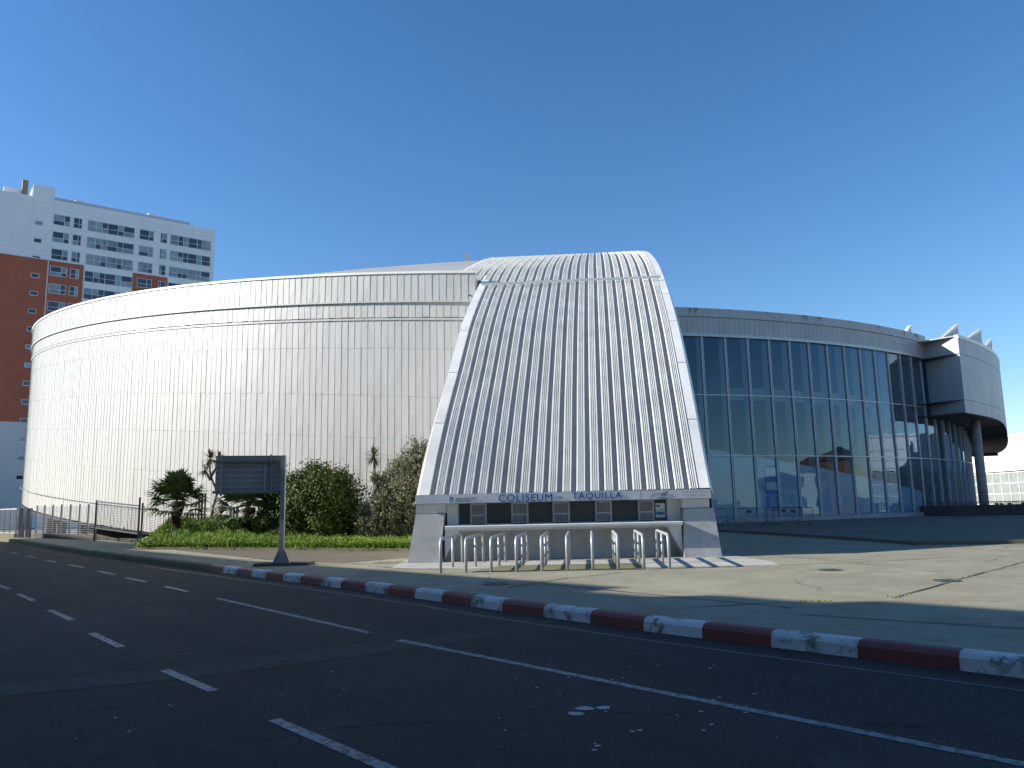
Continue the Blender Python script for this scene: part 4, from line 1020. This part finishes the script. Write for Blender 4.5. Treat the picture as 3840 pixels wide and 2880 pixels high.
def fanpalm(name, label, base, H, L, seed, nl=34, tr=.19, mins=-.55):
    rs = random.Random(seed); t = thing(name, label, 'palm', base); B = Vector(base)
    b = MB(); n = 9
    b.tube([B + Vector((.03 * math.sin(k), .02 * k, H * k / n)) for k in range(n + 1)], [tr * (1.0 + .25 * math.sin(k * .9) + .35 * k / n) for k in range(n + 1)], 12)
    for _ in range(420):                         # fibre and old leaf bases
        z = rs.uniform(.05, 1.0); a = rs.uniform(0, 6.28); r = tr * (1.0 + .4 * z); p = B + Vector((math.cos(a) * r, math.sin(a) * r, H * z)); o = Vector((math.cos(a), math.sin(a), rs.uniform(-.9, .5))) * rs.uniform(.06, .16)
        q = Vector((-math.sin(a), math.cos(a), 0)) * .02; b.tri(p - q, p + q, p + o)
    b.build('trunk', M['bark'], t)
    b = MB(); top = B + Vector((0, 0, H))
    for k in range(nl):
        f = k / (nl - 1); el = math.asin(max(-1, min(1, mins + (1.25 - mins) * f * .98))) if mins + (1.25 - mins) * f < 1 else R_(80)
        el = R_(-14 + 100 * f); a = k * 2.399 + rs.uniform(-.2, .2)
        d = Vector((math.cos(a) * math.cos(el), math.sin(a) * math.cos(el), math.sin(el)))
        pl = L * rs.uniform(.42, .55); st = top - Vector((0, 0, .25 * (1 - f))); h = st + d * pl - Vector((0, 0, .05))
        s0 = d.cross(Vector((0, 0, 1))).normalized()
        b.quad(st - s0 * .018, st + s0 * .018, h + s0 * .012, h - s0 * .012)
        up = s0.cross(d).normalized(); fl_ = L * rs.uniform(.5, .62); ns_ = 15
        for i in range(ns_):
            th = R_(-100 + 200 * (i + .5) / ns_) + rs.uniform(-.03, .03)
            v = d * math.cos(th) + s0 * math.sin(th) + up * .10 * math.cos(th * 2)
            wv = (s0 * math.cos(th) - d * math.sin(th)) * fl_ * .07
            ln = fl_ * (1 - .25 * abs(th) / 1.75) * rs.uniform(.85, 1.08)
            m1 = h + v * ln * .55; tip = h + v * ln - Vector((0, 0, ln * rs.uniform(.08, .3)))
            b.tri(h, m1 - wv, m1 + wv); b.tri(m1 - wv, tip, m1 + wv)
    b.build('crown', M['palmleaf'], t)
    return t
fanpalm('fan_palm', 'small fan palm with shaggy dark trunk standing clear on the grassy bank', (-17.0, 40.0, .45), 1.8, 1.95, 5, 30, .21)
fanpalm('fan_palm', 'shaded fan palm half hidden behind the back of the road sign', (-12.95, 38.6, .4), 1.45, 2.0, 6, 30, .2)
def cordyline(name, label, base, stems, seed, nl=80, L=.62, trunk=.08):
    rs = random.Random(seed); t = thing(name, label, 'tree', base); b = MB()
    for pts in stems[0]: b.tube(pts, [trunk * (1 - .5 * i / (len(pts) - 1)) for i in range(len(pts))], 8)
    b.build('trunk', M['palebark'], t); b = MB()
    for hx, hy, hz, sc in stems[1]:
        for k in range(int(nl * sc)):
            a = rs.uniform(0, 6.28); el = R_(rs.uniform(-65, 85)); d = Vector((math.cos(a) * math.cos(el), math.sin(a) * math.cos(el), math.sin(el)))
            s = d.cross(Vector((0, 0, 1)));
            s = s.normalized() * .024; l = L * sc * rs.uniform(.8, 1.15); p = Vector((hx, hy, hz)); m_ = p + d * l * .6; tip = p + d * l - Vector((0, 0, l * .22 * rs.random()))
            b.quad(p - s * .6, p + s * .6, m_ + s, m_ - s); b.tri(m_ - s, m_ + s, tip)
    b.build('crown', M['sword'], t); return t
cordyline('cabbage_tree', 'slender forked cabbage tree with three spiky heads beside the sign', (-16.2, 42.5, 1.1), ([[(-16.2, 42.5, 1.0), (-16.1, 42.5, 2.0), (-15.9, 42.5, 2.7), (-16.2, 42.5, 3.4), (-16.35, 42.5, 3.9), (-16.35, 42.5, 4.5)], [(-16.28, 42.5, 3.6), (-16.0, 42.4, 4.0), (-15.8, 42.4, 4.4)], [(-16.3, 42.5, 3.4), (-16.6, 42.5, 3.9)], [(-15.95, 42.5, 2.6), (-15.6, 42.5, 3.3)]], [(-16.35, 42.5, 4.55, 1), (-15.8, 42.4, 4.45, 1), (-16.6, 42.5, 3.95, .8), (-15.55, 42.5, 3.4, .7)]), 8, 90, .66)
cordyline('cabbage_tree', 'single headed cabbage tree rising above the shrubs by the arch', (-6.75, 38.2, .9), ([[(-6.6, 38.2, .8), (-6.65, 38.2, 2.5), (-6.75, 38.2, 4.1)]], [(-6.78, 38.2, 4.2, 1.05)]), 9, 130, .6, .07)
def spiky(base, n, L, seed, label):
    rs = random.Random(seed); b = MB()
    for k in range(n):
        a = rs.uniform(0, 6.28); el = R_(rs.uniform(20, 85)); d = Vector((math.cos(a) * math.cos(el), math.sin(a) * math.cos(el), math.sin(el))); s = d.cross(Vector((0, 0, 1))).normalized() * .02; l = L * rs.uniform(.7, 1.1); p = Vector(base)
        m_ = p + d * l * .6; tip = p + d * l - Vector((0, 0, l * .35)); b.quad(p - s, p + s, m_ + s, m_ - s); b.tri(m_ - s, m_ + s, tip)
    tag(b.build('flax_clump', M['sword']), label, 'plant')
spiky((-10.9, 36.6, .3), 60, .95, 12, 'low clump of strap leaves under the shrubs right of the leaning palm')

# ------------------------------------------------------------------ crowd barriers
def barrier():
    t = thing('crowd_barrier', '', 'barrier'); b = MB(); L, H = 2.5, 1.1
    pr_ = [(0, .12), (0, H - .12), (.035, H - .035), (.12, H), (L - .12, H), (L - .035, H - .035), (L, H - .12), (L, .12)]
    b.tube([(x, 0, z) for x, z in pr_], .022, 6); b.bar((0, 0, .22), (L, 0, .22), .03); b.build('frame', M['darksteel'], t, False, True)
    b = MB()
    for k in range(1, 18): b.tube([(L * k / 18, 0, .22), (L * k / 18, 0, H)], .008, 5, 0, False)
    b.build('bars', M['darksteel'], t, False, True)
    for x in (.3, L - .3):
        b = MB(); b.bar((x, -.35, .02), (x, .35, .02), .05, .03); b.bar((x, 0, .02), (x, 0, .25), .035); b.build('foot', M['darksteel'], t, False, True)
    b = MB(); b.box(L * .45, L * .58, -.012, -.006, .78, .98); b.build('plate', M['shutter'], t, False, True)
    return t
bp = barrier(); first = True
BS = [(11.95, 54.3, .5, 'dark steel crowd barrier half hidden behind the right foot of the arch'), (14.45, 53.6, 1, 'dark crowd barrier before the glass hall, second along from the arch'), (16.95, 54.0, 2, 'dark crowd barrier before the glass hall, overlapped by a nearer barrier'), (16.35, 50.6, -2, 'nearest dark crowd barrier in front of the glass hall')]
rs = random.Random(2)
for k in range(15):
    row, c = divmod(k, 5)
    BS.append((34.2 + c * 2.6 + row * .5 + rs.uniform(-.2, .2), 66.4 - row * 1.3 + c * .5 + rs.uniform(-.3, .3), rs.uniform(-6, 14), 'dark crowd barrier in the packed rows below the overhanging box'))
for x, y, r, lab in BS:
    t = bp if first else copytree(bp); first = False
    t.location = (x, y, .13 if y > 28 else 0); t.rotation_euler = (0, 0, R_(r)); tag(t, lab, 'barrier', 'crowd barriers')
b = MB(); b.prism([(33.5, 71.5), (37.6, 67.6), (52, 66.5), (52, 70)], .1, .95)
tag(b.build('low_wall', M['darkconc']), 'low dark wall behind the packed crowd barriers below the overhanging box', 'wall')

# ------------------------------------------------------------------ apartment tower on the left
TA = Vector((-85.05, 125, 0)); TD = Vector((.8014, .598, 0)); TN = Vector((.598, -.8014, 0))
TW = thing('apartment_tower', 'tall apartment tower of red brick and white panels behind the arena', 'building', tuple(TA))
def tp(u, z, d=0): q = TA + TD * u + TN * d; return (q.x, q.y, z)
def tbox(mb, u0, u1, z0, z1, d0, d1, k=0):
    mb.hexa([tp(u0, z0, d1), tp(u1, z0, d1), tp(u1, z0, d0), tp(u0, z0, d0)], [tp(u0, z1, d1), tp(u1, z1, d1), tp(u1, z1, d0), tp(u0, z1, d0)], k)
b = MB(); tbox(b, -16, 35.15, -1, 55.8, -15, 0); b.build('wall', M['towerwhite'], TW)
b = MB(); tbox(b, -16, 7.62, 16.95, 44.88, 0, .06); b.build('brick_facing', M['brick'], TW)
b = MB(); tbox(b, 7.80, 13.08, 8, 44.86, 0, .06); b.build('brick_facing', M['brick'], TW)
b = MB(); tbox(b, 20.98, 26.9, 8, 44.86, 0, .06); b.build('brick_facing', M['brick'], TW)
b = MB(); tbox(b, -16, 7.62, -1, 16.95, 0, .05); b.build('render_base', M['towerpale'], TW)
b = MB(); tbox(b, -16, 3.3, 1.2, 4.1, .01, .35); b.build('shop_front', M['shutter'], TW)
b = MB(); tbox(b, 7.62, 7.80, 17, 44.9, .01, .12); tbox(b, 13.08, 13.2, 17, 44.9, .01, .12); tbox(b, -16, 13.1, 44.88, 45.02, 0, .09); b.build('pilaster_trim', M['winframe'], TW)
b = MB()
for z in np.arange(45.6, 55.6, .77): tbox(b, -16, 35.1, z, z + .035, 0, .006)
for u in (-9, -3, 2.1, 4.8, 7.9, 10.9, 16, 22.4, 26.6, 30.9): tbox(b, u, u + .03, 45.1, 55.7, .0, .008)
b.build('panel_joints', mat('soft_panel_joint', (.60, .62, .64), .7), TW)
b = MB(); tbox(b, 7.9, 30.8, 55.8, 56.85, -12, -1.5); b.build('penthouse', M['towerpale'], TW)
b = MB(); tbox(b, 4.7, 7.93, 55.8, 58.0, -6, -.02); b.build('lift_housing', M['towerwhite'], TW)
b = MB(); tbox(b, .6, 4.0, 55.8, 57.3, -7, -2); b.build('roof_housing', M['towerwhite'], TW)
b = MB(); tbox(b, 3.2, 4.05, 55.8, 58.9, -2.4, -1.4); b.build('chimney', M['chimney'], TW)
b = MB(); tbox(b, 11.3, 12.7, 56.85, 57.3, -4, -2); tbox(b, 23.4, 24.6, 56.85, 57.4, -4, -2); b.build('roof_vents', M['towerwhite'], TW)
b = MB(); q = tp(13.9, 56.8, -3); b.tube([q, (q[0], q[1], 60.2)], .035, 5); b.bar((q[0] - .4, q[1], 59.6), (q[0] + .4, q[1], 59.6), .03); b.build('aerial', M['galv'], TW)
rw = random.Random(4)
def window(u0, u1, z0, z1, splits, hz, d=.06, gal=False):
    f = .09; b = MB()
    tbox(b, u0, u1, z0, z0 + f, d - .1, d + .05); tbox(b, u0, u1, z1 - f, z1, d - .1, d + .05)
    for u in [u0] + [u0 + (u1 - u0) * s - f / 2 for s in splits] + [u1 - f]: tbox(b, u, u + f, z0 + f + .001, z1 - f - .001, d - .1, d + .05)
    zz_ = z0 + (z1 - z0) * hz; tbox(b, u0 + f, u1 - f, zz_ - .04, zz_ + .04, d - .1, d + .045)
    fr = b.build('window', M['winframe'], TW)
    b = MB(); ss = [0] + list(splits) + [1]
    for a, c in zip(ss, ss[1:]):
        for w0, w1 in ((0, hz), (hz, 1)):
            k = 1 if rw.random() < (.55 if gal else .22) else 0
            b.quad(tp(u0 + (u1 - u0) * a, z0 + (z1 - z0) * w0, d + .01), tp(u0 + (u1 - u0) * c, z0 + (z1 - z0) * w0, d + .01), tp(u0 + (u1 - u0) * c, z0 + (z1 - z0) * w1, d + .01), tp(u0 + (u1 - u0) * a, z0 + (z1 - z0) * w1, d + .01), k)
    b.build('pane', [M['windark'], M['winlight']], fr)
FH = 3.09
for k in range(15):
    z = 53.3 - FH * k; br = k > 2
    zt = 51.55 - FH * k + (.05 if k > 6 else 0)
    window(5.3, 6.5, zt - .78, zt, [], .02, .06 if k > 2 else .0, k > 9)
    if k < 6:
        dz = -.05 if br else 0
        window(8.0, 10.58, z - 1.93 + dz + (.2 if br else 0), z + dz, [.66], .42, .06 if br else 0)
        window(11.05, 12.42, z - 1.93 + dz + (.2 if br else 0), z + dz, [.64], .42, .06 if br else 0)
    if k < 5: window(13.27, 20.95, z - 2.02, z, [.18, .3, .42, .64, .76], .46, 0, True)
    if k < 5:
        br2 = k > 2
        window(21.72, 24.22, z - 1.95 + (.25 if br2 else 0), z, [.66], .42, .06 if br2 else 0, k == 1)
        window(25.32, 26.52, z - 1.95 + (.25 if br2 else 0), z, [.3], .42, .06 if br2 else 0, k == 1)
        window(27.03, 34.43, z - 1.98, z, [.2, .32, .44, .66, .78], .46, 0, True)

# ------------------------------------------------------------------ white hall at the far right
HL = thing('exhibition_hall', 'white panelled hall with grey glazed ground floor at the far right', 'building', (66, 100, 0))
b = MB(); b.box(65.8, 95, 63, 150, 4.95, 9.25); b.box(66.3, 95, 63, 150, -.2, 4.95); b.build('wall', M['hall'], HL)
b = MB(); b.box(65.6, 66.2, 62.9, 150, 9.25, 9.55); b.build('coping', M['trim'], HL)
b = MB()
for z in (5.2, 6.2, 7.55): b.box(65.77, 65.8, 63, 150, z, z + .07)
for y in range(67, 150, 9): b.box(65.78, 65.8, y, y + .06, 5.3, 9.2)
b.build('panel_joints', mat('hall_joint', (.22, .22, .21), .7), HL)
b = MB(); b.box(66.2, 66.28, 63, 150, .3, 4.9); b.build('glazing', M['hallglass'], HL)
b = MB()
for y in np.arange(63.3, 150, 1.85): b.box(66.08, 66.18, y, y + .09, .2, 4.9)
for z in (.5, 1.9, 3.3, 4.7): b.box(66.1, 66.19, 63, 150, z, z + .09)
b.build('glazing_bars', M['hall'], HL)
b = MB(); b.box(78, 84, 100, 131, 9.3, 11.2); b.box(80, 81, 118, 119, 11.2, 12.6); b.build('roof_housing', M['cream'], HL)

# ------------------------------------------------------------------ street buildings across the road (they shade the road and are mirrored in the glass)
def streetblock(label, s0, s1, H, m, d0=-9.19, depth=14, seed=1, roofm=None):
    n_ = Vector((.70711, .70711, 0)); t_ = Vector((-.70711, .70711, 0)); rs = random.Random(seed)
    o_ = n_ * d0 + t_ * (s0 + s1) / 2
    t = thing('street_block', label, 'building', tuple(o_))
    def q(s, d, z): p = n_ * (d0 - d) + t_ * s; return (p.x, p.y, z)
    b = MB(); b.hexa([q(s0, 0, -.2), q(s1, 0, -.2), q(s1, depth, -.2), q(s0, depth, -.2)], [q(s0, 0, H), q(s1, 0, H), q(s1, depth, H), q(s0, depth, H)]); b.build('wall', m, t)
    fl = int(H // 3)
    b = MB(); g = MB()
    for f in range(fl):
        s = s0 + 1.2
        while s + 1.4 < s1:
            z = 1.0 + f * 3
            if f == 0: z = .6
            b.hexa([q(s - .08, -.05, z - .08), q(s + 1.38, -.05, z - .08), q(s + 1.38, .02, z - .08), q(s - .08, .02, z - .08)], [q(s - .08, -.05, z), q(s + 1.38, -.05, z), q(s + 1.38, .02, z), q(s - .08, .02, z)])
            g.quad(q(s, -.02, z), q(s + 1.3, -.02, z), q(s + 1.3, -.02, z + 1.6), q(s, -.02, z + 1.6)); s += 2.9
    b.build('window_sills', M['winframe'], t); g.build('window_panes', M['windark'], t)
    return t
streetblock('grey rendered street block far along the opposite pavement', 30.85, 60.3, 13.75, M['duct'], seed=1)
streetblock('tallest grey street block at the far end of the opposite pavement', 60.32, 77.4, 15.1, M['cream'], seed=6)
streetblock('narrow street block with a lower roof on the opposite pavement', 28.5, 30.83, 13.14, M['cream'], seed=2)
streetblock('red brick street block opposite the plaza', 26.55, 28.48, 13.66, M['brick'], seed=3)
streetblock('long grey street block opposite the plaza', -26, 26.53, 14.13, M['duct'], seed=4)
def house(x, y, rz, w_, d_, h, m, label, seed, roof=True):
    t = thing('town_house', label, 'building', (x, y, 0)); c, s = math.cos(rz), math.sin(rz)
    def q(u, v, z): return (x + c * u - s * v, y + s * u + c * v, z)
    b = MB(); b.hexa([q(-w_ / 2, -d_ / 2, -.2), q(w_ / 2, -d_ / 2, -.2), q(w_ / 2, d_ / 2, -.2), q(-w_ / 2, d_ / 2, -.2)], [q(-w_ / 2, -d_ / 2, h), q(w_ / 2, -d_ / 2, h), q(w_ / 2, d_ / 2, h), q(-w_ / 2, d_ / 2, h)]); b.build('wall', m, t)
    g = MB(); f = MB()
    for k in range(int(h // 3)):
        for i in range(int(w_ // 2.6)):
            u = -w_ / 2 + 1.3 + i * 2.6; z = 1 + 3 * k
            for v, o in ((-d_ / 2 - .03, 0), (d_ / 2 + .03, 0)):
                g.quad(q(u - .6, v, z), q(u + .6, v, z), q(u + .6, v, z + 1.5), q(u - .6, v, z + 1.5))
        for i in range(int(d_ // 2.6)):
            v = -d_ / 2 + 1.3 + i * 2.6; z = 1 + 3 * k
            for u in (-w_ / 2 - .03, w_ / 2 + .03): g.quad(q(u, v - .6, z), q(u, v + .6, z), q(u, v + .6, z + 1.5), q(u, v - .6, z + 1.5))
    g.build('window_panes', M['windark'], t)
    b = MB(); e = .5
    a = [q(-w_ / 2 - e, -d_ / 2 - e, h), q(w_ / 2 + e, -d_ / 2 - e, h), q(w_ / 2 + e, d_ / 2 + e, h), q(-w_ / 2 - e, d_ / 2 + e, h)]; r0, r1 = q(-w_ / 4, 0, h + 2.4), q(w_ / 4, 0, h + 2.4)
    b.quad(a[0], a[1], r1, r0); b.quad(a[2], a[3], r0, r1); b.tri(a[1], a[2], r1); b.tri(a[3], a[0], r0); b.poly(a[::-1]); b.build('roof', M['tile'], t)
house(84, 50, .15, 11, 9, 7.2, mat('brown_brick', (.17, .085, .06), .9, 0, .3, 1), 'red brick house with a tiled roof beyond the plaza', 1)
house(85, 37.5, .1, 9, 9, 6.2, M['cream'], 'cream house with a tiled roof beyond the plaza', 2)
house(98, 14, .3, 24, 10, 4.2, M['duct'], 'low grey block beyond the plaza', 3)
